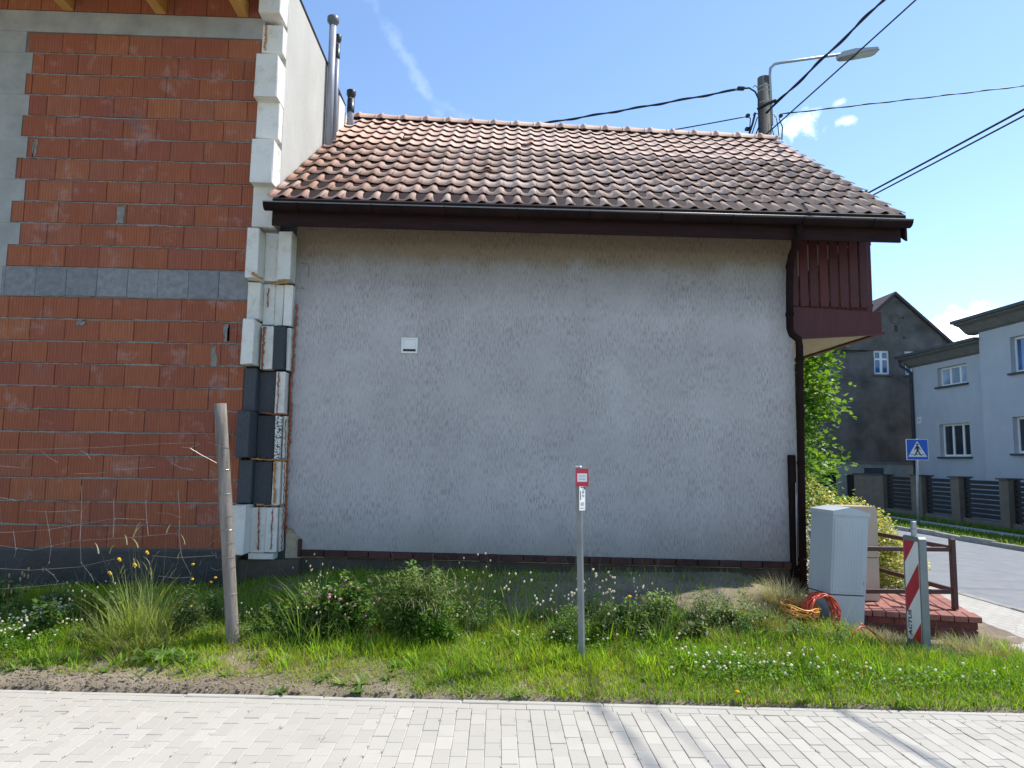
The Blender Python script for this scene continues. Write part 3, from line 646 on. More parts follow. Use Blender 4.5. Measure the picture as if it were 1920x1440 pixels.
# roof tiles ---------------------------------------------------------
GY = 7.70
EL0, EL1 = np.array([-2.40, GY, 4.505]), np.array([4.69, GY, 4.50]); RL0, RL1 = np.array([-2.17, RY, RZL]), np.array([4.69, RY, RZR])
def roofp(u, v): return (EL0*(1-u)+EL1*u)*(1-v)+(RL0*(1-u)+RL1*u)*v
NC, NR = 36, 13
TW = .2; TL = .40; LIFT = .037
def tile_mesh(name, miss=False):
    pr = []
    for s in np.linspace(-.56, .5, 12):
        u_ = (s+.5) % 1.0 if s > -.5 else s+.5
        # wide pan, then a roll on the right
        z = -.01+.028*math.exp(-((s-.3)/.21)**2)+.028*math.exp(-((s+.7)/.21)**2)
        pr.append((s*TW, z))
    L = [(x, 0, z+LIFT) for x, z in pr]+[(x, TL, z+.004) for x, z in pr]+[(x, .0, z+LIFT-.006) for x, z in pr]+[(x, .2, z+LIFT*.5-.006) for x, z in pr]
    n = len(pr); f = [(i, i+1, n+i+1, n+i) for i in range(n-1)]+[(2*n+i, 2*n+i+1, i+1, i) for i in range(n-1)]+[(3*n+i, 3*n+i+1, 2*n+i+1, 2*n+i) for i in range(n-1)]
    f += [(0, n, 2*n), (2*n-1, n-1, 3*n-1)]
    mb = MB(); mb.add(L, f); me = mb.mesh(name, 'clay_tile'); me.polygons.foreach_set('use_smooth', [i < n-1 for i in range(len(me.polygons))]); me.update(); return me, np.array(L), f
tme, tV, tF = tile_mesh('roof_tile')
roof = MB(); roof.hexa([EL0+[.06, -.06, -.06], EL1+[-.03, -.06, -.06], RL1+[-.03, 0, -.05], RL0+[.06, 0, -.05], EL0+[.06, -.06, -.01], EL1+[-.03, -.06, -.01], RL1+[-.03, 0, -.01], RL0+[.06, 0, -.01]])
BL = np.array([-2.1, 14.5, 4.5]); BR = np.array([4.69, 14.5, 4.5])
roof.hexa([RL0+[0, 0, -.05], RL1+[0, 0, -.05], BR+[0, 0, -.05], BL+[0, 0, -.05], RL0+[0, .01, .02], RL1+[0, .01, .02], BR, BL])
roofo = roof.build('roof', 'brown_wood', OH)
RESTV = MB()
for r in range(NR):
    for c in range(NC):
        u = (c+.5)/NC; v = r/NR+ (.0 if r else .0); p = roofp(u, v)+np.array([rnd.gauss(0, .002), rnd.gauss(0, .003), 0])
        du = roofp((c+1)/NC, v)-roofp(c/NC, v); dv = roofp(u, (r+1)/NR)-roofp(u, r/NR)
        su = np.linalg.norm(du)/TW; sv = min(1.0, np.linalg.norm(dv)/.333) if r < NR-1 else .82; ex = du/np.linalg.norm(du); ez = np.cross(ex, dv); ez /= np.linalg.norm(ez); ey = np.cross(ez, ex)
        a = rnd.gauss(0, .006); ex, ey = ex*cos(a)+ey*sin(a), ey*cos(a)-ex*sin(a)
        p = p+ez*rnd.uniform(-.003, .004)
        M = Matrix(((ex[0], ey[0], ez[0], 0), (ex[1], ey[1], ez[1], 0), (ex[2], ey[2], ez[2], 0), (0, 0, 0, 1)))
        if r < 8:
            o = link('roof_tile', tme, roofo, p, M.to_euler(), (su, sv, 1))
        else:
            RESTV.add((tV*np.array([su, sv, 1]))@np.stack([ex, ey, ez])+p, tF)
tag(RESTV.build('upper_roof_tiles', 'clay_tile', roofo), kind='stuff')
# ventilation tiles with dark mouths
for px, py in ((765, 263), (993, 272), (914, 325)):
    d = ray(px, py); nrm = np.cross(EL1-EL0, RL0-EL0); t = ((EL0-CP)@nrm)/(d@nrm); p = CP+d*t; ez = nrm/np.linalg.norm(nrm)
    mb = MB(); ex = np.array([1, 0, 0.]); ey = np.cross(ez, ex); pr = []
    for k in range(9):
        a = pi*k/8; pr.append(p+ex*.075*cos(a)+ez*(.03+.055*sin(a)))
    bk = [p+ey*.2+ex*.06*cos(pi*k/8)+ez*.02 for k in range(9)]
    mb.add(pr+bk, [(i, i+1, 10+i, 9+i) for i in range(8)]); o = mb.build('vent_tile', 'clay_tile', roofo, True)
    mb = MB(); mb.add([x+ey*.015 for x in pr], [tuple(range(9))]); mb.build('vent_mouth', 'seam_dark', o) if False else None
# ridge tiles
NRT = 19
for k in range(NRT):
    a = RL0+(RL1-RL0)*k/NRT; b = RL0+(RL1-RL0)*(k+1)/NRT; d = (b-a)/np.linalg.norm(b-a); mb = MB(); n = 9; ring = []
    for t, rr in ((-.02, .098), (.05, .098), (.055, .118), (.10, .118), (.105, .10), (.40, .09)):
        c = a+d*t+np.array([0, 0, -.012])
        ring += [c+np.array([0, -cos(pi*j/(n-1))*rr, sin(pi*j/(n-1))*rr*1.02]) for j in range(n)]
    mb.add(ring, [(i*n+j, i*n+j+1, (i+1)*n+j+1, (i+1)*n+j) for i in range(5) for j in range(n-1)]+[tuple(range(n))]); mb.build('ridge_tile', 'clay_tile', roofo, True)
# eaves: fascia, soffit, gutter
gl, gr_ = np.array([-2.42, GY-.065, 4.43]), np.array([4.70, GY-.065, 4.415])
def halfpipe(a, b, r, t, n=10):
    mb = MB(); ring = []
    for e in (a, b):
        for rr in (r, r-t): ring += [e+np.array([0, -cos(pi*k/n)*rr, -sin(pi*k/n)*rr]) for k in range(n+1)]
    m = n+1; f = [(k, k+1, 2*m+k+1, 2*m+k) for k in range(n)]+[(m+k+1, m+k, 3*m+k, 3*m+k+1) for k in range(n)]
    f += [(k+1, k, m+k, m+k+1) for k in range(n)]+[(2*m+k, 2*m+k+1, 3*m+k+1, 3*m+k) for k in range(n)]+[(0, 2*m, 3*m, m), (n, m+n, 3*m+n, 2*m+n)]
    mb.add(ring, f); mb.add([e2 for e in (a, b) for e2 in [e+np.array([0, -cos(pi*k/n)*r*.99, -sin(pi*k/n)*r*.99]) for k in range(n+1)]], [tuple(range(m)), tuple(range(2*m-1, m-1, -1))]); return mb
gut = halfpipe(gl, gr_, .072, .004).build('gutter', 'brown_metal', OH, True)
mb = MB(); mb.tube([gl+[0, -.072, .004], gr_+[0, -.072, .004]], .0075, 8); mb.build('gutter_bead', 'grey_steel', gut, True)
for k in range(9):
    p = gl+(gr_-gl)*(k+.45)/9; mb = MB(); mb.tube([p+np.array([0, -cos(a)*.077, -sin(a)*.077]) for a in np.linspace(0, pi, 9)], .007, 5); mb.build('gutter_bracket', 'brown_metal', gut)
mb = MB(); mb.prism([(-2.36, GY+.02, 4.44), (4.64, GY+.02, 4.43), (4.64, GY+.02, 4.205), (-2.36, GY+.02, 4.225)], (0, .028, 0)); mb.build('fascia', 'brown_wood', OH)
for k in range(4):
    mb = MB(); y0 = GY+.05+k*.113; mb.bev(-2.3, 4.62, y0+.002, y0+.110, 4.385, 4.405, .003); mb.build('soffit_board', 'brown_wood', OH)
mb = MB(); sl_ = (RL1-EL1)/np.linalg.norm(RL1-EL1)
a = EL1+np.array([.0, .02, -.02]); b = RL1+np.array([0, 0, -.02]); mb.prism([a, b, b+[0, 0, -.2], a+[0, 0, -.26]], (.025, 0, 0))
b2 = BR+np.array([0, 0, -.02]); b3 = RL1+np.array([0, .002, -.02]); mb.prism([b3, b2, b2+[0, 0, -.2], b3+[0, 0, -.2]], (.025, 0, 0)); mb.build('bargeboard', 'brown_wood', OH)
# downpipe
dp = [(1498, 421, 7.64), (1498, 447, 7.64), (1494, 458, 7.72), (1484, 480, 8.05), (1481, 496, 8.09), (1480.5, 560, 8.09), (1481, 615, 8.09), (1485, 627, 8.09), (1497, 636, 8.09), (1499, 650, 8.1), (1502, 860, 8.1), (1506, 1105, 8.1)]
mb = MB(); mb.tube([aty(*q_) for q_ in dp], .042, 12); pipe = mb.build('downpipe', 'brown_metal', OH, True)
for y in (500, 590, 672, 868, 1050):
    c = [aty(x, yy, Y) for x, yy, Y in dp]; zt = float(aty(1495, y, 8.09)[2]); 
    for a, b in zip(c[:-1], c[1:]):
        if a[2] >= zt >= b[2]: p = a+(b-a)*((a[2]-zt)/(a[2]-b[2]+1e-9)); break
    mb = MB(); mb.tube([p+[0, 0, .018], p-[0, 0, .018]], .049, 12); mb.build('pipe_clip', 'brown_metal', pipe, True)
a, b = aty(1485, 853, 8.17), aty(1490, 1082, 8.17); mb = MB(); mb.bev(b[0]-.04, b[0]+.03, 8.12, 8.197, b[2], a[2], .008); mb.build('cable_duct', 'brown_metal', OH)
mb = MB(); mb.tube([aty(1492, 905, 8.1), aty(1494.5, 1060, 8.1)], .006, 6); mb.build('conduit', 'galvanised', OH, True)
# wall ventilator
a, b = aty(753, 633, HY), aty(783, 663, HY); vt = MB(); x0, x1, z0, z1 = a[0], b[0], b[2], a[2]
for bx in ((x0, x1, z1-.022, z1), (x0, x1, z0, z0+.022), (x0, x0+.022, z0+.022, z1-.022), (x1-.022, x1, z0+.022, z1-.022)): vt.bev(bx[0], bx[1], HY-.018, HY+.002, bx[2], bx[3], .003)
vo = vt.build('wall_ventilator', 'white_plastic', OH)
mb = MB(); mb.hexa([(x0+.022, HY-.014, z0+.05), (x1-.022, HY-.014, z0+.05), (x1-.022, HY, z0+.05), (x0+.022, HY, z0+.05), (x0+.022, HY-.006, z1-.022), (x1-.022, HY-.006, z1-.022), (x1-.022, HY, z1-.022), (x0+.022, HY, z1-.022)]); mb.build('flap', 'white_plastic', vo)
mb = MB(); mb.box(x0+.022, x1-.022, HY-.004, HY-.001, z0+.022, z0+.049); mb.build('slot', 'seam_dark', vo)
# balcony at the street end
BY0, BX1 = 8.32, 4.62
mb = MB(); mb.prism([(HX1+.005, BY0, 3.20), (BX1+.1, BY0, 3.28), (BX1+.1, BY0, 3.53), (HX1+.005, BY0, 3.575)], (0, .03, 0)); bal = mb.build('balcony', 'red_wood', OH)
mb = MB(); mb.prism([(BX1+.07, BY0+.03, 3.285), (BX1+.1, BY0+.03, 3.285), (BX1+.1, BY0+.03, 3.53), (BX1+.07, BY0+.03, 3.53)], (0, 4.2, 0)); mb.build('balcony_edge_board', 'red_wood', bal)
mb = MB(); mb.prism([(HX1, BY0+.03, 3.215), (BX1+.07, BY0+.03, 3.285), (BX1+.07, BY0+.03, 3.5), (HX1, BY0+.03, 3.5)], (0, 4.2, 0)); mb.build('balcony_slab', 'beige_render', bal)
mb = MB(); mb.prism([(HX1+.01, BY0-.012, 3.178), (BX1+.13, BY0-.012, 3.262), (BX1+.13, BY0-.012, 3.288), (HX1+.01, BY0-.012, 3.205)], (0, .06, 0)); mb.prism([(BX1+.05, BY0+.049, 3.258), (BX1+.13, BY0+.049, 3.262), (BX1+.13, BY0+.049, 3.284), (BX1+.05, BY0+.049, 3.28)], (0, 4.1, 0)); mb.build('drip_trim', 'red_wood', bal)
for z in (3.60, 4.36):
    mb = MB(); mb.bev(HX1+.02, BX1+.03, BY0+.035, BY0+.075, z, z+.05, .004); mb.bev(BX1-.012, BX1+.03, BY0+.076, BY0+4.1, z, z+.05, .004); mb.build('balcony_rail', 'red_wood', bal)
x = HX1+.02
while x < BX1-.06:
    mb = MB(); mb.bev(x+.012, x+.012+.104, BY0+.012, BY0+.032, 3.585, 4.5, .004); mb.build('balcony_slat', 'red_wood', bal); x += .123
for k in range(34):
    mb = MB(); y0 = BY0+.09+k*.12; mb.bev(BX1+.032, BX1+.052, y0, y0+.092, 3.585, 4.5, .004); mb.build('balcony_slat', 'red_wood', bal)
mb = MB(); mb.box(BX1+.054, BX1+.06, BY0+.12, BY0+4.0, 4.2, 5.1); mb.build('wind_sheet', 'grey_sheet', bal)
mb = MB(); mb.bev(BX1-.06, BX1+.02, BY0+.036, BY0+.11, 3.5, 4.6, .005); mb.build('balcony_post', 'red_wood', bal)

# ================================================================== POLE, LAMP, CABLES
PX, PY = 5.25, 13.0
UP = thing('utility_pole', (PX, PY, 0), 'round concrete utility pole with clamps behind the tiled roof', 'utility pole')
mb = MB(); mb.tube([(PX, PY, -.3), (PX, PY, 9.08)], [.165, .117], 20); mb.build('pole_shaft', 'concrete_pole', UP, True)
for py in (160, 168, 190, 200, 252, 258):
    z = float(aty(1433, py, PY-.12)[2]); mb = MB(); mb.tube([(PX, PY, z), (PX, PY, z+.022)], .126, 20); mb.build('steel_band', 'galvanised', UP, True)
L0, L1, L2, L3 = (aty(*p_, PY) for p_ in ((1440, 146), (1441, 133), (1452, 124), (1578, 106)))
mb = MB(); arm = [np.array([PX+.1, PY-.09, L0[2]-1.0]), L0+[0, -.09, 0], L1+[0, -.09, 0], L2+[-.035, -.09, -.012], L2+[.08, -.09, .02], L3+[0, -.09, 0]]; mb.tube(arm, .027, 10); mb.build('lamp_arm', 'galvanised', UP, True)
la, lb = aty(1570, 108, PY-.09), aty(1650, 95, PY-.09); dx = (lb-la)/np.linalg.norm(lb-la); dn = np.array([-dx[2], 0, dx[0]])
mb = MB()
def lam(t, w, th0, th1): c = la+dx*t; return [c+np.array([0, -w, 0])+dn*th0, c+np.array([0, w, 0])+dn*th0, c+np.array([0, w, 0])+dn*th1, c+np.array([0, -w, 0])+dn*th1]
secs = [lam(0, .05, -.03, .03), lam(.08, .1, -.04, .06), lam(.3, .14, -.035, .06), lam(.75, .14, -.025, .02), lam(.8, .1, -.02, .01)]
mb.add(sum(secs, []), [(4*i+k, 4*i+(k+1) % 4, 4*i+4+(k+1) % 4, 4*i+4+k) for i in range(4) for k in range(4)]+[(3, 2, 1, 0), (16, 17, 18, 19)]); lum = mb.build('lamp_head', 'galvanised', UP)
mb = MB(); ls = [lam(.36, .115, -.041, -.034), lam(.75, .115, -.031, -.026)]; mb.add(sum(ls, []), [(k, (k+1) % 4, 4+(k+1) % 4, 4+k) for k in range(4)]+[(3, 2, 1, 0), (4, 5, 6, 7)]); mb.build('lamp_lens', 'lamp_glass', lum)
def sag(a, b, s, n=26): return [a+(b-a)*t-np.array([0, 0, s*4*t*(1-t)]) for t in np.linspace(0, 1, n)]
def cable(label, pts, r, name='overhead_cable', twist=0):
    o = thing(name, pts[0], label, 'cable', 'overhead cables')
    r *= .75; mb = MB(); mb.tube(pts, r, 6)
    mb.build('wire_strand', 'cable_black', o, True)
    if twist:
        n = len(pts); P = [np.array(pts[0])+(np.array(pts[-1])-pts[0])*0]; L = np.array(pts); tt = np.linspace(0, n-1, n*12)
        C_ = np.stack([np.interp(tt, np.arange(n), L[:, k]) for k in range(3)], 1); ph = tt*twist
        C_ = C_+np.stack([np.cos(ph)*r*1.3, np.zeros_like(ph), np.sin(ph)*r*1.3], 1); mb = MB(); mb.tube(list(C_), r*.8, 5); mb.build('wire_strand', 'cable_black', o, True)
    return o
def toward(px, py, k): # point on this line of sight that lies on the cable's vertical plane through the pole
    d = ray(px, py); Y = (PX+k*PY)/(d[0]/d[1]+k); return CP+d*(Y/d[1])
def ext(a, b, f): return a+(b-a)*f
a = aty(1392, 166, PY); b = atz(950, 232, 8.75)
cable('thick black cable running left from the top of the pole over the ridge', sag(a, ext(a, b, 2.2), .12), .022, twist=3)
a = aty(1402, 218, PY); b = atz(1200, 246, 8.25); cable('lower black cable running left from the pole, just above the ridge', sag(a, ext(a, b, 3.2), .1), .015)
a = aty(1436, 212, PY-.13); b = toward(1640, 0, .385); cable('thick twisted cable from the pole to the upper right, left one of the pair', sag(a, ext(a, b, 6.0), .25, 40), .024, twist=2.5)
a = aty(1434, 254, PY-.13); b = toward(1702, 0, .36); cable('thinner cable from the pole to the upper right, right one of the pair', sag(a, ext(a, b, 6.0), .2, 40), .017)
a = aty(1462, 214, PY); b = atz(1920, 154, 8.9); cable('thin twisted cable running right from the pole across the small cloud', sag(a, ext(a, b, 4), .1, 40), .012, twist=4)
a = np.array([PX, PY-.15, 5.75]); b = toward(1920, 194, .165); cable('upper of two cables rising right from behind the roof verge', sag(a, ext(a, b, 3.2), .08, 40), .017)
a = np.array([PX+.03, PY-.15, 5.70]); b = toward(1920, 206, .165); cable('lower of two cables rising right from behind the roof verge', sag(a, ext(a, b, 3.2), .08, 40), .014)
def pb(name, pts, r, mat='cable_black', n=6): mb = MB(); mb.tube([aty(*p_) for p_ in pts], r, n); return mb.build(name, mat, UP, True)
Yp = PY-.13
pb('cable_tail', [(1392, 166, PY), (1405, 165, Yp), (1416, 172, Yp), (1422, 185, Yp), (1423, 225, Yp), (1425, 262, Yp)], .018)
pb('cable_tail', [(1402, 218, PY), (1407, 222, Yp), (1406, 238, Yp)], .01); pb('cable_tail', [(1416, 212, Yp), (1411, 232, Yp), (1405, 250, Yp)], .02)
pb('cable_tail', [(1420, 220, Yp), (1412, 245, Yp), (1407, 258, Yp)], .01); pb('cable_tail', [(1424, 235, Yp), (1417, 252, Yp), (1411, 262, Yp)], .012)
pb('cable_tail', [(1448, 217, PY), (1446, 235, PY), (1453, 262, PY)], .009); pb('cable_tail', [(1455, 218, PY), (1459, 240, PY), (1461, 262, PY)], .009); pb('cable_tail', [(1461, 222, PY), (1467, 238, PY), (1466, 262, PY)], .012)
pb('cable_tail', [(1420, 205, Yp), (1436, 196, Yp-.1), (1455, 188, Yp-.4)], .03)
pb('hook', [(1421, 164, PY), (1415, 160, PY), (1412, 164, PY)], .01, 'galvanised'); pb('hook', [(1421, 214, PY), (1415, 211, PY), (1412, 216, PY)], .01, 'galvanised'); pb('hook', [(1444, 216, PY), (1452, 214, PY), (1453, 220, PY)], .01, 'galvanised')
for px, py, w in ((1389, 166, .07), (1402, 217, .035), (1403, 242, .06), (1396, 256, .05), (1411, 256, .05), (1464, 217, .03)):
    p = aty(px, py, PY-.05); mb = MB(); mb.bev(p[0]-w, p[0]+w, p[1]-.04, p[1]+.04, p[2]-.03, p[2]+.03, .01); mb.build('cable_clamp', 'black_plastic', UP)

# ================================================================== STREET FURNITURE
def gpx(px, py):
    """foot point on the verge seen at this pixel"""
    z = .1
    for _ in range(12): p = atz(px, py, z); z = float(G(p[0], p[1]))
    return np.array([p[0], p[1], z])
def gpt(x, y): return np.array([x, y, float(G(x, y))])
# leaning timber fence post + slack wire netting
f0 = gpx(437, 1209); top = aty(413, 757, f0[1]-.01)
FP = thing('fence_post', f0, 'weathered grey round timber fence post leaning left', 'fence post')
mb = MB(); P = [f0+(top-f0)*t for t in np.linspace(-.12, 1, 12)]; mb.tube(P, [.056*rnd.uniform(.96, 1.04)*(1-.08*i/11) for i in range(12)], 14); mb.build('post_shaft', 'old_wood', FP, True)
for t in (.21, .31, .36, .42, .47, .53, .62, .72, .82):
    c = f0+(top-f0)*t; mb = MB(); tl = rnd.uniform(-.02, .02); mb.tube([c+np.array([cos(a_)*.057, sin(a_)*.057, tl*cos(a_)]) for a_ in np.linspace(0, 2*pi, 15)], .0018, 4); o = mb.build('wire_wrap', 'wire', FP)
    mb = MB(); e = c+np.array([-.055, -.02, 0]); mb.tube([e, e+[-.03, -.01, rnd.uniform(-.02, .03)], e+[-.05-rnd.uniform(0, .05), -.02, rnd.uniform(-.05, .06)]], .0015, 4); mb.build('wire_end', 'wire', FP)
NW = thing('wire_netting', gpt(-3.6, 6.5), 'torn slack wire netting hanging left of the timber post', 'wire netting')
def netp(px, py): return aty(px, py, 6.5+.05*sin(px*.05)+.04*cos(py*.04))
rows = [((-5, 843), (80, 842), (190, 839), (300, 832), (372, 830)), ((-5, 873), (37, 877), (60, 878)), ((-5, 932), (30, 938), (60, 935)), ((50, 957), (90, 960), (150, 957)), ((-5, 998), (25, 998), (90, 993), (150, 983), (215, 972), (272, 974)),
        ((-5, 1022), (60, 1032), (140, 1014), (230, 1009), (330, 1000), (338, 1002)), ((-5, 1066), (60, 1069), (150, 1063), (215, 1048)), ((-5, 1105), (60, 1100), (120, 1094)), ((285, 1042), (330, 1046), (400, 1042)), ((290, 962), (315, 962), (336, 970)), ((215, 880), (235, 880), (290, 876)), ((140, 888), (170, 888), (200, 886)), ((297, 1080), (330, 1084), (362, 1082))]
cols = [((85, 957), (92, 995), (96, 1025), (92, 1055), (85, 1067), (100, 1078), (108, 1090), (98, 1110)), ((152, 910), (153, 960), (150, 1010), (152, 1055), (170, 1078), (176, 1090)), ((213, 935), (214, 975), (212, 1008)), ((277, 905), (273, 940), (275, 975), (278, 1004)), ((334, 920), (337, 970), (335, 1004), (341, 1045), (358, 1078)), ((25, 995), (30, 1030), (27, 1045)), ((404, 1035), (406, 1046))]
for L in rows:
    mb = MB(); P = [netp(*p_) for p_ in L]; mb.tube(P, .0015, 4); mb.build('wire_strand', 'wire', NW)
for L in cols:
    mb = MB(); P = [netp(*p_) for p_ in L]; mb.tube(P, .0015, 4); mb.build('wire_strand', 'wire', NW)
    for p_ in L[1:-1]:
        c = netp(*p_); mb = MB(); mb.tube([c+[-.006, 0, -.003], c+[.006, 0, .003]], .004, 5); mb.build('wire_knot', 'wire', NW)
for L in (((78, 846), (92, 858), (108, 867)), ((150, 845), (162, 850), (170, 861)), ((340, 838), (356, 840), (375, 832)), ((356, 840), (376, 852), (410, 870)), ((320, 867), (338, 877), (362, 881)), ((384, 915), (390, 906), (396, 902))):
    mb = MB(); mb.tube([netp(*p_) for p_ in L], .0016, 4); mb.build('wire_strand', 'wire', NW)
# small notice on a slim post
s0 = gpx(1092, 1243); SP = thing('notice_post', s0, 'slim grey metal post with a small red plate and a white notice', 'sign')
t_ = aty(1085, 876, s0[1]); hw = .021; ang = radians(-28); ca, sa = cos(ang), sin(ang)
def sq(c, w, d=None):
    d = d or w; return [c+np.array([ca*a_*w-sa*b_*d, sa*a_*w+ca*b_*d, 0]) for a_, b_ in ((-1, -1), (1, -1), (1, 1), (-1, 1))]
mb = MB(); mb.hexa(sq(s0+[0, 0, -.2], hw)+sq(t_, hw)); mb.build('post_tube', 'grey_steel', SP)
mb = MB(); mb.hexa(sq(t_, hw*1.06)+sq(t_+[0, 0, .012], hw*.9)); mb.build('post_cap', 'white_plastic', SP)
def plate(name, px, py, w, h, rz, mat, parent, Y, th=.004):
    c = aty(px, py, Y); ux = np.array([cos(rz), sin(rz), 0]); nn = np.array([sin(rz), -cos(rz), 0]); mb = MB(); z = np.array([0, 0, 1.])
    mb.hexa([c-ux*w-z*h-nn*th, c+ux*w-z*h-nn*th, c+ux*w-z*h, c-ux*w-z*h, c-ux*w+z*h-nn*th, c+ux*w+z*h-nn*th, c+ux*w+z*h, c-ux*w+z*h][:4][::1]+[c-ux*w+z*h-nn*th, c+ux*w+z*h-nn*th, c+ux*w+z*h, c-ux*w+z*h]); return mb.build(name, mat, parent), c, ux, nn
rp, c, ux, nn = plate('red_plate', 1091.5, 895.5, .054, .073, .12, 'red_paint', SP, s0[1]-.045)
for f, (w, h, dz) in (('white_field', (.041, .034, .0)),):
    z = np.array([0, 0, 1.]); c2 = c+nn*.0012+z*dz; mb = MB(); mb.hexa([c2-ux*w-z*h-nn*.001, c2+ux*w-z*h-nn*.001, c2+ux*w-z*h, c2-ux*w-z*h, c2-ux*w+z*h-nn*.001, c2+ux*w+z*h-nn*.001, c2+ux*w+z*h, c2-ux*w+z*h]); wf = mb.build(f, 'sign_white', rp)
for dz in (.012, -.012):
    for k in range(5):
        c2 = c+nn*.002+np.array([0, 0, dz])+ux*(-.026+.012*k); mb = MB(); mb.box(c2[0]-.004, c2[0]+.004, c2[1]-.0004, c2[1]+.0004, c2[2]-.004, c2[2]+.004); mb.build('print_mark', 'print_grey', rp)
np_, c, ux, nn = plate('white_notice', 1092, 934.5, .036, .097, .75, 'sign_white', SP, s0[1]-.055)
for dx_, dz, w, h, mname in ((.004, .09, .028, .003, 'print_black'), (.028, .082, .006, .01, 'print_black'), (-.022, .025, .004, .036, 'print_black'), (.012, .05, .012, .008, 'print_grey'), (.012, .02, .012, .008, 'print_grey'), (.0, -.035, .022, .003, 'print_grey'), (.0, -.045, .022, .003, 'print_grey'), (.0, -.055, .02, .003, 'print_grey'), (.0, -.078, .026, .002, 'red_paint')):
    z = np.array([0, 0, 1.]); c2 = c+ux*dx_+z*dz+nn*.0012; mb = MB(); mb.hexa([c2-ux*w-z*h-nn*.001, c2+ux*w-z*h-nn*.001, c2+ux*w-z*h, c2-ux*w-z*h, c2-ux*w+z*h-nn*.001, c2+ux*w+z*h-nn*.001, c2+ux*w+z*h, c2-ux*w+z*h]); mb.build('print_mark', mname, np_)
# leaning grey cabinet
CAB = thing('utility_cabinet', gpt(3.62, 7.3), 'light grey utility cabinet with gabled lid leaning to the right', 'cabinet')
b0 = aty(1554, 1182, 6.95); t0 = aty(1563, 955, 6.95); up_ = (t0-b0); HT = np.linalg.norm(up_); up_ /= HT
rz = radians(12); e1 = np.array([cos(rz), sin(rz), -.075]); e1 -= up_*(e1@up_); e1 /= np.linalg.norm(e1); e2 = np.cross(up_, e1)
wf_, wd_ = .40, .33
def cbx(x0, x1, y0, y1, z0, z1, mb=None, inset=0):
    mb = mb or MB(); g = lambda x, y, z: b0+e1*x+e2*y+up_*z
    mb.hexa([g(x0, y0, z0), g(x1, y0, z0), g(x1, y1, z0), g(x0, y1, z0), g(x0, y0, z1), g(x1, y0, z1), g(x1, y1, z1), g(x0, y1, z1)]); return mb
SEAM = .335
cbx(.004, wf_-.004, .004, wd_-.004, -.2, SEAM-.006).build('cabinet_base', 'cabinet_grey', CAB)
cbx(.012, wf_-.012, .012, wd_-.012, SEAM-.006, SEAM+.006).build('seam', 'seam_dark', CAB)
cbx(0, wf_, 0, wd_, SEAM+.006, HT-.05).build('cabinet_body', 'cabinet_grey', CAB)
door = cbx(.02, wf_-.02, -.006, 0, SEAM+.03, HT-.075).build('cabinet_door', 'cabinet_grey', CAB)
cbx(wf_-.036, wf_-.026, -.009, -.006, SEAM+.1, SEAM+.14).build('lock', 'galvanised', door)
for k in range(9): cbx(.05+k*.034, .056+k*.034, -.0075, -.006, SEAM+.06, HT-.1).build('door_rib', 'cabinet_grey', door)
mb = MB(); g = lambda x, y, z: b0+e1*x+e2*y+up_*z; o_ = .012
mb.add([g(-o_, -o_, HT-.05), g(wf_+o_, -o_, HT-.05), g(wf_+o_, wd_+o_, HT-.05), g(-o_, wd_+o_, HT-.05), g(-o_, -o_, HT-.012), g(wf_+o_, -o_, HT-.012), g(wf_+o_, wd_+o_, HT-.012), g(-o_, wd_+o_, HT-.012), g(wf_*.45, -o_, HT+.03), g(wf_*.45, wd_+o_, HT+.03)],
       [(3, 2, 1, 0), (0, 1, 5, 8, 4), (2, 3, 7, 9, 6), (1, 2, 6, 5), (3, 0, 4, 7), (4, 8, 9, 7), (8, 5, 6, 9)]); mb.build('cabinet_lid', 'cabinet_grey', CAB)
# brick landing with railing
LD = thing('brick_landing', (4.2, 7.4, .0), 'low red brick landing with paler brick top beside the cabinet', 'landing')
LZ = .30; lo_ = np.array([3.70, 7.125, 0]); la_ = radians(-18); lu = np.array([cos(la_), sin(la_), 0]); lv = np.array([-sin(la_), cos(la_), 0]); LW, LDp = 1.035, 1.5
def lp(a_, b_, z): return lo_+lu*a_+lv*b_+np.array([0, 0, z])
mb = MB(); mb.hexa([lp(.01, .02, -.1), lp(LW-.02, .02, -.1), lp(LW-.02, LDp, -.1), lp(.01, LDp, -.1), lp(.01, .02, LZ-.056), lp(LW-.02, .02, LZ-.056), lp(LW-.02, LDp, LZ-.056), lp(.01, LDp, LZ-.056)]); mb.build('core', 'mortar', LD)
sb_me = {}
def sbrick(a_, b_, z, sx, sy, sz, name, mat, tilt=0):
    k = (round(sx, 3), round(sy, 3), round(sz, 3), mat)
    if k not in sb_me: sb_me[k] = MB().add(*bevbox(sx, sy, sz, .004)).mesh(name, mat)
    return link(name, sb_me[k], LD, lp(a_, b_, z), (tilt, 0, la_))
for r in range(5):
    z = LZ-.055-.034-r*.075; x = LW-.006; first = .12 if r % 2 else .24
    while x > .02:
        w = min(first, x); first = .24; sbrick(x-w/2, .03, z, w-.01, .06, .065, 'brick', 'step_brick'); x -= w
    for k in range(6): sbrick(LW-.036, .065+.12+.24*k-(.06 if r % 2 else 0)+.06, z, .06, .23, .065, 'brick', 'step_brick')
for k in range(9):
    w = (LW+.025)/9; sbrick(w*(k+.5), .1, LZ-.026, w-.008, .235, .055, 'cap_brick', 'step_cap', rnd.gauss(0, .01))
for j in range(5):
    for k in range(9):
        w = (LW+.01)/9; b_ = .225+.125+j*.24+(.12 if k % 2 else 0)
        if b_ < LDp-.1: sbrick(w*(k+.5), b_, LZ-.03, w-.008, .232, .05, 'cap_brick', 'step_cap')
RL = thing('railing', (4.71, 7.2, LZ), 'brown steel railing with two rails standing on the brick landing', 'railing')
rp_ = np.array([4.71, 7.19, LZ]); zt = .985
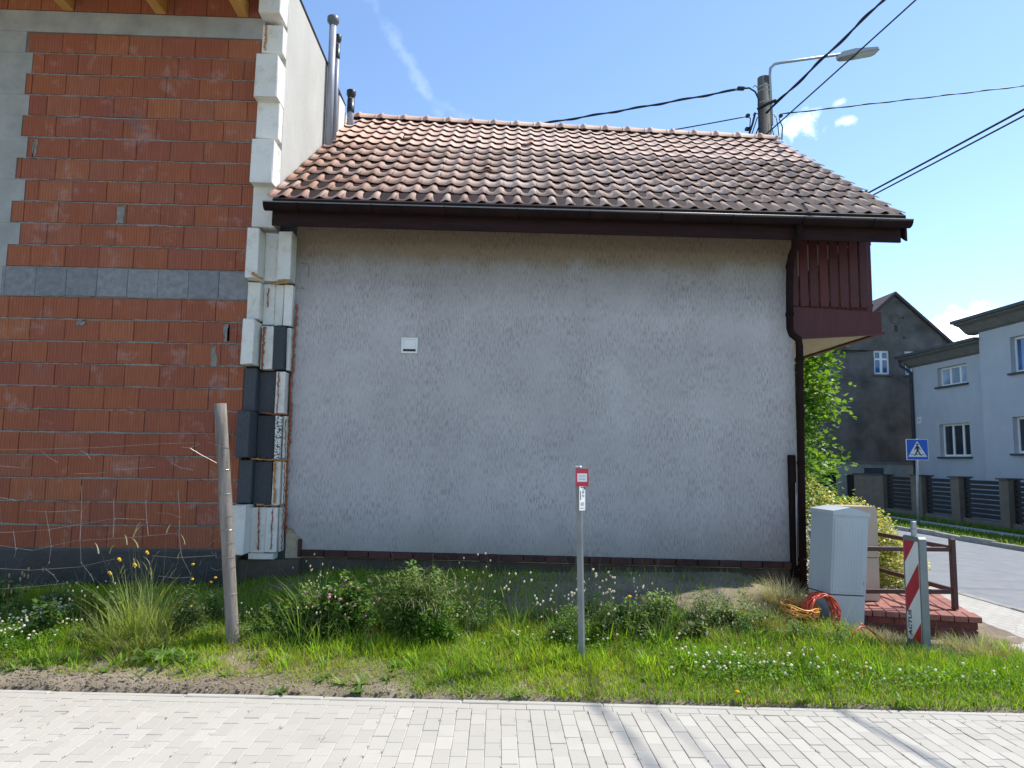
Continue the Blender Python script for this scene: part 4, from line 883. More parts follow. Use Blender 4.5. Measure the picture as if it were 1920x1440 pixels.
mb = MB(); mb.bev(rp_[0]-.024, rp_[0]+.024, rp_[1]-.024, rp_[1]+.024, LZ-.005, zt, .003); mb.build('post', 'rail_brown', RL)
for z in (.88, .465):
    mb = MB(); mb.bev(3.76, rp_[0]-.024, rp_[1]-.016, rp_[1]+.016, z-.022, z+.022, .003); mb.build('rail', 'rail_brown', RL)
    mb = MB(); mb.bev(rp_[0]-.016, rp_[0]+.016, rp_[1]+.024, 9.8, z-.012, z+.032, .003); mb.build('rail', 'rail_brown', RL)
mb = MB(); mb.bev(rp_[0]-.022, rp_[0]+.022, 9.756, 9.8, 0, zt, .003); mb.build('post', 'rail_brown', RL)
# beige cabinet behind
p0, p1 = aty(1596, 950, 7.55), aty(1644, 950, 7.55); BC = thing('utility_cabinet', (p1[0]-.2, 7.6, LZ), 'beige utility cabinet with rounded top standing behind the grey one', 'cabinet')
zt_ = p1[2]; x1 = p1[0]; x0 = x1-.42; sm = float(aty(1640, 1046, 7.55)[2])
prof = [(x0, LZ+.004), (x1, LZ+.004), (x1, sm-.004), (x0, sm-.004)]; mb = MB(); mb.prism([(a_, 7.55, b_) for a_, b_ in prof], (0, .26, 0)); mb.build('cabinet_base', 'cabinet_beige', BC)
mb = MB(); mb.box(x0+.01, x1-.01, 7.56, 7.8, sm-.004, sm+.004); mb.build('seam', 'seam_dark', BC)
prof = [(x0, sm+.004), (x1, sm+.004), (x1, zt_-.03), (x1-.01, zt_-.01), (x1-.03, zt_), (x0+.03, zt_), (x0+.01, zt_-.01), (x0, zt_-.03)]; mb = MB(); mb.prism([(a_, 7.55, b_) for a_, b_ in prof], (0, .26, 0)); mb.build('cabinet_body', 'cabinet_beige', BC)
# red and white road works board, seen almost edge on, facing along the paved road
bd0 = gpt(3.94, 6.36); TB = thing('road_works_board', bd0, 'red and white striped road works board on a rubber foot beside the brick landing', 'traffic board')
bx0, bx1, by0, by1, bz0, bz1 = 3.905, 3.972, 6.42, 6.675, .085, 1.075
tl = np.array([-.004, 0, 1]); 
mb = MB(); n_ = 6; prof = [(by0, bz0), (by1, bz0), (by1, bz1-.02), (by1-.02, bz1), (by0+.02, bz1), (by0, bz1-.02)]
mb.prism([(bx0, y, z) for y, z in prof], (bx1-bx0, 0, 0)); brd = mb.build('board_body', 'grey_steel', TB)
fy0, fy1, fz0, fz1 = by0+.022, by1-.022, bz0+.06, bz1-.045; xf = bx0-.0022
mb = MB(); mb.box(xf, bx0+.001, fy0, fy1, fz0, fz1); mb.build('white_face', 'sign_white', brd)
def clip(poly, f): # keep f>=0
    out = []
    for p_, q_ in zip(poly, poly[1:]+poly[:1]):
        a_, b_ = f(p_), f(q_)
        if a_ >= 0: out.append(p_)
        if a_*b_ < 0: t = a_/(a_-b_); out.append((p_[0]+(q_[0]-p_[0])*t, p_[1]+(q_[1]-p_[1])*t))
    return out
sl1 = 1.35
for lo, hi in ((-.06, .19), (.527, .76), (1.016, 1.5)):
    rect = [(fy0, fz0), (fy1, fz0), (fy1, fz1), (fy0, fz1)]
    g1 = lambda p_: (p_[1]-fz0)+(p_[0]-fy0)*sl1*.9
    # stripes run from high on the near edge to low on the far edge
    poly = clip(clip(rect, lambda p_: g1(p_)-lo*.92), lambda p_: hi*.92-g1(p_))
    if len(poly) > 2: mb = MB(); mb.prism([(xf-.0012, y, z) for y, z in poly], (.001, 0, 0)); mb.build('red_stripe', 'sign_red', brd)
text_mesh('lettering', 'ACTUS', .072, 'print_black', brd, (xf-.0016, fy1-.05, fz0+.15), (0, 0, 1), (0, 1, 0), .0015)
mb = MB(); mb.tube([(3.938, 6.55, bz1-.01), (3.938, 6.55, bz1+.06)], .024, 12); mb.bev(3.92, 3.956, 6.53, 6.57, bz1+.06, bz1+.13, .004); mb.build('lamp_socket', 'galvanised', TB, False)
mb = MB(); mb.bev(3.92, 3.956, 6.52, 6.58, -.05, bz0, .004); mb.build('board_foot_post', 'grey_steel', TB)
g0 = float(G(3.95, 6.5)); mb = MB(); mb.prism([(3.5, 6.40, g0+.0), (4.32, 6.30, g0+.0), (4.36, 6.66, g0+.0), (3.54, 6.76, g0+.0)], (0, 0, .03)); mb.build('rubber_base', 'black_plastic', TB)

# pedestrian crossing sign across the street
cp = atz(1722, 985, .05); cp[0] = 12.0; cp = atx(1722, 985, 12.0); cp[2] = .05
XS = thing('crossing_sign', cp, 'blue pedestrian crossing sign on a grey post across the street', 'sign')
cc = aty(1720, 843, cp[1]-.06); mb = MB(); mb.tube([cp+[0, 0, -.2], (cc[0]+.02, cp[1], cc[2]+.3)], .032, 10); mb.build('post_tube', 'galvanised', XS, True)
sdir = np.array([cos(radians(-8)), sin(radians(-8)), 0]); sn = np.array([sdir[1], -sdir[0], 0]); Z3 = np.array([0, 0, 1.])
def flat(name, pts, off, mat, par, th=.006, C0=cc):
    mb = MB(); mb.prism([C0+sdir*a_+Z3*b_+sn*off for a_, b_ in pts], tuple(-sn*th)); return mb.build(name, mat, par)
h_ = .29
sp_ = flat('sign_plate', [(-h_, -h_), (h_, -h_), (h_, h_), (-h_, h_)], .0, 'sign_white', XS, .02)
h2 = .275; flat('blue_field', [(-h2, -h2), (h2, -h2), (h2, h2), (-h2, h2)], .003, 'sign_blue', sp_, .002)
flat('white_triangle', [(-.25, -.2), (.25, -.2), (0, .24)], .006, 'sign_white', sp_, .002)
K = 'print_black'
for nm, pts in (('head', [(.0+.03*cos(a_), .14+.03*sin(a_)) for a_ in np.linspace(0, 2*pi, 9)[:-1]]), ('torso', [(-.035, .1), (.035, .105), (.035, -.03), (-.025, -.03)]), ('arm', [(-.03, .1), (-.075, .02), (-.095, -.01), (-.075, -.02), (-.05, .015), (-.02, .06)]), ('arm', [(.03, .1), (.06, .05), (.09, .0), (.075, -.01), (.045, .035), (.02, .07)]),
                ('leg', [(-.025, -.03), (.015, -.03), (-.02, -.11), (-.075, -.175), (-.105, -.165), (-.055, -.1)]), ('leg', [(.0, -.03), (.035, -.03), (.06, -.09), (.115, -.16), (.09, -.175), (.03, -.1)])): flat('pedestrian_'+nm, pts, .009, K, sp_, .002)
for a_, b_ in ((-.19, -.11), (-.05, .05), (.11, .19)): flat('road_line', [(a_, -.14), (b_, -.14), (b_, -.125), (a_, -.125)], .009, K, sp_, .002)

# ================================================================== HOUSES ACROSS THE STREET
def window(par, o, ux, nn, w, h, panes, pane_mat='pane_dark', trans=None, sill=True, depth=.14, sillmat='dark_trim', fr=.07):
    """o: lower left corner of the opening on the facade, ux along it, nn outward; frame and panes set back into the wall"""
    o = np.array(o, float); ux = np.array(ux, float); nn = np.array(nn, float); z = np.array([0, 0, 1.])
    def bx(a0, a1, z0, z1, d0, d1, mb): mb.hexa([o+ux*a_+z*b_+nn*c_ for a_, b_, c_ in ((a0, z0, d1), (a1, z0, d1), (a1, z0, d0), (a0, z0, d0), (a0, z1, d1), (a1, z1, d1), (a1, z1, d0), (a0, z1, d0))])
    mb = MB(); d0, d1 = -depth, -depth+.05
    bx(0, w, 0, fr, d0, d1, mb); bx(0, w, h-fr, h, d0, d1, mb); bx(0, fr, fr, h-fr, d0, d1, mb); bx(w-fr, w, fr, h-fr, d0, d1, mb)
    xs = [0]+list(np.cumsum(panes)/sum(panes)*w)
    for x in xs[1:-1]: bx(x-fr*.7, x+fr*.7, fr, h-fr, d0, d1, mb)
    if trans: bx(fr, w-fr, h*trans-fr*.5, h*trans+fr*.5, d0-.003, d1+.003, mb)
    wo_ = mb.build('window', 'white_frame', par)
    for a_, b_ in zip(xs[:-1], xs[1:]):
        for z0, z1 in (((0, h*trans), (h*trans, h)) if trans else ((0, h),)):
            mb = MB(); bx(a_+fr*.6, b_-fr*.6, z0+fr*.5, z1-fr*.5, d0+.01, d0+.025, mb); mb.build('pane', pane_mat, wo_)
    if sill: mb = MB(); bx(-.08, w+.08, -.07, -.01, -depth+.02, .09, mb); mb.build('sill', sillmat, wo_)
    return wo_
def wall_open(x, y0, y1, z0, z1, holes, th):
    """wall in the plane X=x seen from -X, with window openings cut through (holes: y0,y1,z0,z1)"""
    ys = sorted({y0, y1, *[v for h in holes for v in h[:2]]}); zs = sorted({z0, z1, *[v for h in holes for v in h[2:]]}); mb = MB()
    def inside(y, z): return any(h[0] < y < h[1] and h[2] < z < h[3] for h in holes)
    for a_, b_ in zip(ys[:-1], ys[1:]):
        run = None
        for c_, d_ in list(zip(zs[:-1], zs[1:]))+[(None, None)]:
            hole = c_ is None or inside((a_+b_)/2, (c_+d_)/2)
            if not hole and run is None: run = [c_, d_]
            elif not hole: run[1] = d_
            elif run is not None:
                z_a, z_b = run; mb.add([(x, a_, z_a), (x, a_, z_b), (x, b_, z_b), (x, b_, z_a)], [(3, 2, 1, 0)]); run = None
    for h in holes: # reveals
        a_, b_, c_, d_ = h; X2 = x+th
        mb.add([(x, a_, c_), (x, b_, c_), (X2, b_, c_), (X2, a_, c_)], [(0, 3, 2, 1)]); mb.add([(x, a_, d_), (x, b_, d_), (X2, b_, d_), (X2, a_, d_)], [(0, 1, 2, 3)])
        mb.add([(x, a_, c_), (x, a_, d_), (X2, a_, d_), (X2, a_, c_)], [(0, 3, 2, 1)][0:1]); mb.add([(x, b_, c_), (x, b_, d_), (X2, b_, d_), (X2, b_, c_)], [(0, 1, 2, 3)])
    return mb
BH = thing('house', (17, 21, 0), 'pale blue-grey rendered house with flat roof and white windows across the street', 'house')
XA, XB = 16.5, 16.1     # recessed part, projecting wing
yb = float(atx(1714, 800, XA)[1]); yc = float(atx(1842, 760, XB)[1])
def hole(X, pa, pb_): a_, b_ = atx(*pa, X), atx(*pb_, X); return (min(a_[1], b_[1]), max(a_[1], b_[1]), min(a_[2], b_[2]), max(a_[2], b_[2]))
def hole4(X, xl, xr, yt, yb_): # pixel box around the opening's left edge
    a_, b_, c_ = atx(xl, yt, X), atx(xl, yb_, X), atx(xr, yb_, X); return (c_[1], a_[1], b_[2], a_[2])
hA = [hole4(XA, 1757, 1814, 691, 726), hole4(XA, 1761, 1821, 796, 856)]
mb = wall_open(XA, yc, yb, -.2, 5.6, hA, .3); mb.box(XA+.2, XA+8, yb-.002, yb, -.2, 5.6) if False else None
mb.add([(XA, yb, -.2), (XA, yb, 5.6), (XA+9, yb, 5.6), (XA+9, yb, -.2)], [(0, 3, 2, 1)]); mb.build('wall', 'blue_render', BH)
hB = [hole4(XB, 1893, 1975, 633, 700), hole4(XB, 1898, 1985, 782, 850)]
mb = wall_open(XB, 9.0, yc, -.2, 6.05, hB, .3); mb.add([(XB, yc, -.2), (XB, yc, 6.05), (XB+9, yc, 6.05), (XB+9, yc, -.2)], [(0, 3, 2, 1)]); mb.build('wall', 'blue_render', BH)
mb = MB(); mb.box(XA+.28, XA+.3, yc, yb, -.2, 5.5); mb.box(XB+.28, XB+.3, 9, yc-.02, -.2, 6.0); mb.build('inner_wall', 'seam_dark', BH)
for k, h in enumerate(hA): window(BH, (XA, h[1], h[2]), (0, -1, 0), (-1, 0, 0), h[1]-h[0], h[3]-h[2], [1, 1, 1], 'pane_curtain' if k == 0 else 'pane_dark', depth=.2)
for k, h in enumerate(hB): window(BH, (XB, h[1], h[2]), (0, -1, 0), (-1, 0, 0), h[1]-h[0], h[3]-h[2], [1, 1], 'pane_blue' if k == 0 else 'pane_dark', depth=.2)
def eave(X, ya, yb2, z): # concave cornice + dark flat roof edge
    mb = MB(); prof = [(X, z), (X-.12, z+.06), (X-.32, z+.26), (X-.5, z+.32), (X-.5, z+.36), (X+.2, z+.36), (X+.2, z)]
    mb.prism([(a_, ya, b_) for a_, b_ in prof], (0, yb2-ya, 0)); mb.build('cornice', 'eave_grey', BH)
    mb = MB(); mb.box(X-.58, X+9, ya, yb2+.06, z+.362, z+.46); mb.build('roof', 'dark_trim', BH)
eave(XA, yc+.004, yb+.12, 5.42); eave(XB, 9, yc+.5, 6.02)
mb = MB(); p = atx(1716, 700, XA); mb.tube([(XA-.42, yb+.1, 5.72), (XA-.4, yb+.08, 5.5), (XA-.08, yb-.05, 5.25), (XA-.07, yb-.07, 0)], .06, 8); mb.build('downpipe', 'dark_trim', BH, True)
pn = atx(1724, 788, XA); mb = MB(); mb.box(XA-.015, XA-.002, pn[1]-.12, pn[1]+.12, pn[2]-.12, pn[2]+.12); npl = mb.build('number_plate', 'sign_white', BH)
text_mesh('lettering', '21', .17, 'print_black', npl, (XA-.017, pn[1], pn[2]), (0, -1, 0), (0, 0, 1))
# dark gabled house
DH = thing('house', (17, 30, 0), 'tall gabled house with dark soot-stained render across the street', 'house')
DY = 29.0; ap = aty(1677, 553, DY); ex_ = 4.9; ez_ = ap[2]-ex_*.89
wl = aty(1638, 657, DY); wr = aty(1669, 702, DY); w2l = aty(1696, 659, DY); w2r = aty(1727, 702, DY)
exl = 7.6; polyo = [(ap[0]-exl, -.2), (ap[0]+ex_, -.2), (ap[0]+ex_, ez_), (ap[0], ap[2]-.05), (ap[0]-exl, ap[2]-exl*.89)]
mb = MB(); mb.prism([(x, DY+.16, z) for x, z in polyo], (0, 9, 0)); mb.build('wall_core', 'dark_render', DH)
# front skin with two window openings: strips around them
mb = MB()
def skin(x0, x1, z0, z1): mb.box(x0, x1, DY, DY+.158, z0, z1)
zb_, zt2 = wr[2], wl[2]; xs_ = [ap[0]-exl, wl[0], wr[0], w2l[0], w2r[0], ap[0]+ex_]
skin(xs_[0], xs_[5], -.2, zb_)
for a_, b_ in ((0, 1), (2, 3), (4, 5)): 
    x0, x1 = xs_[a_], xs_[b_]; f = lambda x: max(zb_+.001, min(zt2, ap[2]-abs(x-ap[0])*.89))
    mb.prism([(x0, DY, zb_), (x1, DY, zb_), (x1, DY, f(x1)), (x0, DY, f(x0))], (0, .158, 0))
hx = (ap[2]-zt2)/.89; mb.prism([(ap[0]-hx, DY, zt2), (ap[0]+hx, DY, zt2), (ap[0], DY, ap[2]-.05)], (0, .158, 0)); mb.build('wall', 'dark_render', DH)
for L_, R_ in ((wl, wr), (w2l, w2r)): window(DH, (L_[0], DY, zb_), (1, 0, 0), (0, -1, 0), R_[0]-L_[0], zt2-zb_, [1, 1], 'pane_blue', .64, True, .12, 'dark_render', .075)
mb = MB()
for s in (-1, 1):
    a_ = np.array([ap[0], DY-.12, ap[2]]); e_ = (exl if s < 0 else ex_)+.1; b_ = np.array([ap[0]+s*e_, DY-.12, ap[2]-e_*.89]); mb.prism([a_, b_, b_+[0, 0, .13], a_+[0, 0, .13]], (0, 9.4, 0))
mb.build('roof', 'slate_brown', DH)
rc = aty(1679, 597, DY); mb = MB(); mb.tube([(rc[0]+.2*cos(a_), DY-.005, rc[2]+.2*sin(a_)) for a_ in np.linspace(0, 2*pi, 25)], .045, 6); mb.build('ring_ornament', 'dark_render', DH, True)
p = aty(1680, 616, DY); mb = MB(); mb.box(p[0]-.07, p[0]+.07, DY-.01, DY+.0, p[2]-.13, p[2]+.13); mb.build('wall_niche', 'seam_dark', DH)
for px, py in ((1693, 596), (1695, 633)): p = aty(px, py, DY); mb = MB(); mb.box(p[0]-.05, p[0]+.05, DY-.008, DY, p[2]-.05, p[2]+.05); mb.build('wall_niche', 'seam_dark', DH)
# garage and yard wall in front of it
GW = thing('garage', (15.4, 27.6, 0), 'low grey garage with a dark door in front of the gabled house', 'garage')
GYY = 27.4; a_ = aty(1568, 866, GYY); b_ = aty(1719, 869, GYY); d_ = aty(1500, 866, GYY); zt3 = a_[2]
mb = MB(); mb.box(a_[0], b_[0]+1.0, GYY, GYY+1.4, -.2, zt3-.05); mb.build('wall', 'concrete', GW)
mb = MB(); mb.box(d_[0]-.6, b_[0]+1.0, GYY-.06, GYY+1.4, zt3-.048, zt3+.02); mb.build('roof', 'eave_grey', GW)
mb = MB(); mb.box(d_[0]-.6, a_[0]-.01, GYY+.05, GYY+.15, -.2, zt3-.05); mb.build('garage_door', 'fence_slat', GW)
p, r_ = aty(1620, 877, GYY), aty(1657, 890, GYY); mb = MB(); mb.box(p[0], r_[0], GYY-.012, GYY-.002, r_[2], p[2]); mb.build('window', 'pane_dark', GW)
# fence along the far side: piers, base wall and dark slats
FN = thing('fence', (13.7, 21, 0), 'rendered fence with square piers and dark horizontal slats across the street', 'fence')
FX = 13.6; yv = lambda px: float(atx(px, 893, FX)[1])
mb = MB(); mb.box(FX+.06, FX+.28, 8, yv(1655), -.1, .22); mb.build('base_wall', 'fence_wall', FN)
mb = MB(); mb.box(FX, FX+.35, yv(1655), yv(1601), -.1, 1.31); mb.build('pier', 'fence_wall', FN)
mb = MB(); mb.box(FX-.04, FX+.39, yv(1655)-.04, yv(1601)+.04, 1.312, 1.36); mb.build('pier_cap', 'dark_trim', FN)
piers = [(yv(1727)-.0, yv(1707)), (yv(1797), yv(1781)), (yv(1889), yv(1872))]
y0 = piers[-1][0]
for k in range(3): y0 -= 2.05; piers.append((y0-.36, y0)); y0 -= .36
prev = yv(1655)
for ya, yb2 in piers:
    mb = MB(); mb.box(FX, FX+.34, ya, yb2, -.1, 1.34); mb.build('pier', 'fence_wall', FN)
    mb = MB(); mb.box(FX-.05, FX+.39, ya-.05, yb2+.05, 1.342, 1.385); mb.build('pier_cap', 'dark_trim', FN)
    for j in range(8):
        z = .27+j*.132; mb = MB(); mb.bev(FX+.13, FX+.16, yb2+.04, prev-.04, z, z+.1, .004); mb.build('slat', 'fence_slat', FN)
    for yy in (yb2+.03, prev-.07): mb = MB(); mb.box(FX+.161, FX+.2, yy, yy+.05, .22, 1.34); mb.build('slat_post', 'fence_slat', FN)
    prev = ya
mb = MB(); p, r_ = atx(1583, 889, FX+.6), atx(1600, 889, FX+.6); mb.box(FX+.15, FX+.22, yv(1600)+.1, yv(1583)+.1, -.05, 1.3); tag(mb.build('gate', 'fence_slat'), 'dark solid gate beside the wide fence pier across the street', 'gate')

# ================================================================== VEGETATION
def cols(n, a, b, j=.12):
    t = rng.random((n, 1)); c = np.array(a)*(1-t)+np.array(b)*t; return np.clip(c*(1+rng.normal(0, j, (n, 1))), .004, 1)
GREEN, LIME, DEEP, STRAW, PALE = (.17, .32, .018), (.4, .54, .035), (.035, .085, .016), (.36, .29, .15), (.17, .21, .09)
def scatter(n, x0, x1):
    x = rng.uniform(x0, x1, n); y = yedge(x)+rng.random(n)*(8.16-yedge(x)); return x, y
def inshade(x, y): return (y-.22*4.3+0 > 0)
# bare places: wheel-worn soil along the paving on the left, dry ground under the wall, odd holes in the sward
def cover(x, y):
    d = y-yedge(x); n1 = vnoise(x, y, 1.7, 21)*.6+vnoise(x, y, 5.5, 22)*.4
    c = np.where(x > -.6, sstep(.1, .3, n1)*.55+.45, sstep(.22, .42, n1)*.75+.25)
    worn = sstep(-.9, -1.9, x)*(1-sstep(.16, .34, d+.16*(vnoise(x, y, 3, 23)-.5)))+(1-sstep(-.9, -1.9, x))*(1-sstep(-.03, .05, d+.1*(vnoise(x, y, 3.2, 24)-.5)))
    c = c*(1-np.clip(worn, 0, 1)*.96)
    under = sstep(1.3, 1.9, d+.5*(vnoise(x, y, 1.6, 27)-.5))*sstep(-4.5, -2.6, x); c = c*(1-.93*under*sstep(-1.0, 1.2, x)-.3*under*(1-sstep(-1.0, 1.2, x)))
    hay = np.exp(-(((x-4.25)/.85)**2+((y-6.6)/.38)**2)); c = c*(1-.9*np.clip(hay*1.6, 0, 1))
    side = sstep(4.75, 5.0, x-(y-6.3)*.25); return c*(1-side)
x, y = scatter(230000, -7.2, 5.1); keep = rng.random(len(x)) < cover(x, y); x, y = x[keep], y[keep]; d = y-yedge(x); n = len(x)
P = np.stack([x, y, G(x, y)-.004], 1); clump = vnoise(x, y, 3.1, 31); fresh = vnoise(x, y, 1.1, 32)
h = (.028+.085*sstep(.05, .75, d)*(.45+.9*clump))*rng.uniform(.5, 1.25, n); h *= np.where(x < -.2, 1-.45*(1-sstep(.3, .9, d))*1.0, 1.0); h *= 1-.35*sstep(1.6, 2.2, d); h = np.where((x > -.5) & (d < .5), np.maximum(h, rng.uniform(.03, .075, n)), h)
t = np.clip(fresh*1.5-.3+rng.normal(0, .22, n), 0, 1)[:, None]; C = np.array(GREEN)*(1-t)+np.array(LIME)*t
dry = rng.random(n) < .07+.12*(vnoise(x, y, 2.2, 33) > .62)+.12*(x < -1)*(d < .6); C[dry] = np.array(STRAW)*rng.uniform(.6, 1.1, (dry.sum(), 1)); C *= rng.uniform(.75, 1.25, (n, 1))
V, F, C = ribbons(P, rng.uniform(0, 2*pi, n), rng.uniform(.05, .5, n), rng.uniform(.2, 1.2, n), h*1.25, rng.uniform(.004, .0085, n), C, 2)
tag(trimesh('grass', V, F, 'grass_blade', C), 'short sunlit green grass between the paving and the walls', 'grass', kind='stuff')
# coarser tussocks of broad bright blades
cx, cy = scatter(1000, -6.5, 4.7); k = rng.random(1000) < cover(cx, cy)*sstep(.15, .5, cy-yedge(cx))*(1-sstep(1.35, 1.8, cy-yedge(cx))); cx, cy = cx[k], cy[k]
m_ = 16; ax = np.repeat(cx, m_)+rng.normal(0, .03, len(cx)*m_); ay = np.repeat(cy, m_)+rng.normal(0, .03, len(cx)*m_); n = len(ax)
P = np.stack([ax, ay, G(ax, ay)-.005], 1); hh = np.repeat(rng.uniform(.09, .2, len(cx)), m_)*rng.uniform(.6, 1.1, n)
V, F, C = ribbons(P, np.arctan2(ay-np.repeat(cy, m_), ax-np.repeat(cx, m_))+rng.normal(0, .5, n), rng.uniform(.05, .45, n), rng.uniform(.3, 1.3, n), hh, rng.uniform(.008, .014, n), cols(n, (.17, .36, .025), (.3, .5, .04)), 3)
tag(trimesh('grass_tussocks', V, F, 'grass_blade', C), 'broad bright green grass tussocks scattered over the verge', 'grass', kind='stuff')
# dry stalks and litter
x, y = scatter(11000, -7, 5.2); dd = y-yedge(x); w = .25+1.6*np.exp(-(((x-4.25)/.85)**2+((y-6.6)/.4)**2))+.6*sstep(1.3, 1.8, dd)*(x > 1.8)+.35*(dd < .6)*(x < 0)
k = rng.random(len(x)) < w*.8; x, y = x[k], y[k]; n = len(x); P = np.stack([x, y, G(x, y)+rng.uniform(0, .03, n)], 1)
V, F, C = ribbons(P, rng.uniform(0, 2*pi, n), rng.uniform(.9, 1.6, n), rng.uniform(-.3, .5, n), rng.uniform(.04, .2, n), rng.uniform(.002, .005, n), cols(n, (.3, .24, .13), (.48, .4, .25)), 2)
tag(trimesh('dry_litter', V, F, 'dry_blade', C), 'pale dry stalks lying on the verge', 'dry grass', kind='stuff')
x, y = scatter(900, -6.5, 4.8); k = rng.random(900) < cover(x, y)*(1-sstep(1.5, 2.0, y-yedge(x)))*.8; x, y = x[k], y[k]; m_ = 8; ax = np.repeat(x, m_); ay = np.repeat(y, m_); n = len(ax); sc_ = np.repeat(rng.uniform(.6, 1.5, len(x)), m_)
cc_ = np.repeat(cols(len(x), (.08, .18, .03), (.2, .3, .07), .2), m_, 0)*rng.uniform(.8, 1.2, (n, 1))
V, F, C = ribbons(np.stack([ax, ay, G(ax, ay)], 1), np.tile(np.arange(m_)*2*pi/m_, len(x))+rng.normal(0, .3, n), rng.uniform(.7, 1.25, n), rng.uniform(.1, .7, n), .075*sc_*rng.uniform(.7, 1.2, n), .022*sc_, cc_, 3, flat=.15)
tag(trimesh('broadleaf_weeds', V, F, 'leaf', C), 'flat rosettes of broad-leaved weeds in the grass', 'weeds', kind='stuff')
x, y = scatter(700, -6.5, 4.8); d_ = y-yedge(x); k = rng.random(700) < .75*sstep(.3, .9, d_)*(1-.4*sstep(1.7, 2.2, d_)); x, y = x[k], y[k]; n = len(x); hh = rng.uniform(.15, .48, n); P = np.stack([x, y, G(x, y)], 1)
st_ = ribbons(P, rng.uniform(0, 6.28, n), rng.uniform(0, .35, n), rng.uniform(0, .5, n), hh, .003, cols(n, (.3, .27, .13), (.45, .4, .24)), 4, flat=3)
tag(trimesh('dry_stalks', *st_[:2], 'dry_blade', st_[2]), 'thin upright straw stalks among the weeds', 'dry grass', kind='stuff')
# pebbles and crumbs on the bare soil
x, y = scatter(9000, -7, 5); x[:6000] = rng.uniform(-6, -.4, 6000); y[:6000] = yedge(x[:6000])+.02+rng.random(6000)*.34; k = rng.random(9000) < (1-cover(x, y))*.8; x, y = x[k], y[k]; n = len(x)
V, F, C = blobs(np.stack([x, y, G(x, y)], 1), rng.uniform(.003, .008, n)*rng.choice([1, 1, 1, 2.2], n), cols(n, (.16, .125, .085), (.34, .29, .22)), (1, 1, .6))
tag(trimesh('soil_crumbs', V, F, 'dry_blade', C), 'crumbs of soil and pebbles on the bare ground', 'gravel', kind='stuff')
# white clover
def clover(label, patches, heads_per, name='clover_patch'):
    L, Hd = [], []
    for (px, py, rx, ry, nl, nh) in patches:
        c = gpx(px, py); n = nl; ax = c[0]+rng.normal(0, rx, n); ay = c[1]+rng.normal(0, ry, n); g = G(ax, ay)
        L.append(leaves(np.stack([ax, ay, g+rng.uniform(.02, .11, n)], 1), rng.uniform(.014, .026, n), cols(n, (.08, .2, .025), (.16, .3, .04)), .9, .2, up=.3))
        ax = c[0]+rng.normal(0, rx*.9, nh); ay = c[1]+rng.normal(0, ry*.9, nh); g = G(ax, ay); hz = rng.uniform(.09, .17, nh)
        Hd.append(blobs(np.stack([ax, ay, g+hz], 1), rng.uniform(.008, .0135, nh), cols(nh, (.62, .58, .5), (.8, .78, .72), .06), (1, 1, .85)))
        L.append(ribbons(np.stack([ax, ay, g], 1), 0, 0, 0, hz, .0025, (.1, .18, .03), 1))
    V, F, C = cat3(*L); c0 = V[:, :].mean(0); o = thing(name, (c0[0], c0[1], float(G(c0[0], c0[1]))), label, 'clover', 'white clover patches')
    tag(trimesh('clover_leaves', V, F, 'leaf', C, o), kind='stuff'); V, F, C = cat3(*Hd); tag(trimesh('flower_heads', V, F, 'petal', C, o), kind='stuff'); return o
clover('dense white clover in flower at the left edge below the netting', [(60, 1190, .22, .16, 1500, 110), (20, 1220, .2, .12, 900, 30), (95, 1165, .15, .1, 600, 45)], 0)
clover('white clover flowering in the short grass right of the notice post', [(1400, 1270, .3, .13, 1000, 30), (1330, 1255, .22, .1, 600, 12), (1470, 1262, .2, .1, 500, 14)], 0)
clover('sparse white clover near the paving at the right', [(1690, 1285, .25, .1, 500, 8), (1820, 1290, .25, .1, 400, 6)], 0)
clover('thin clover growing round the foot of the notice post', [(1000, 1215, .25, .1, 500, 10), (1150, 1225, .3, .1, 600, 14)], 0)

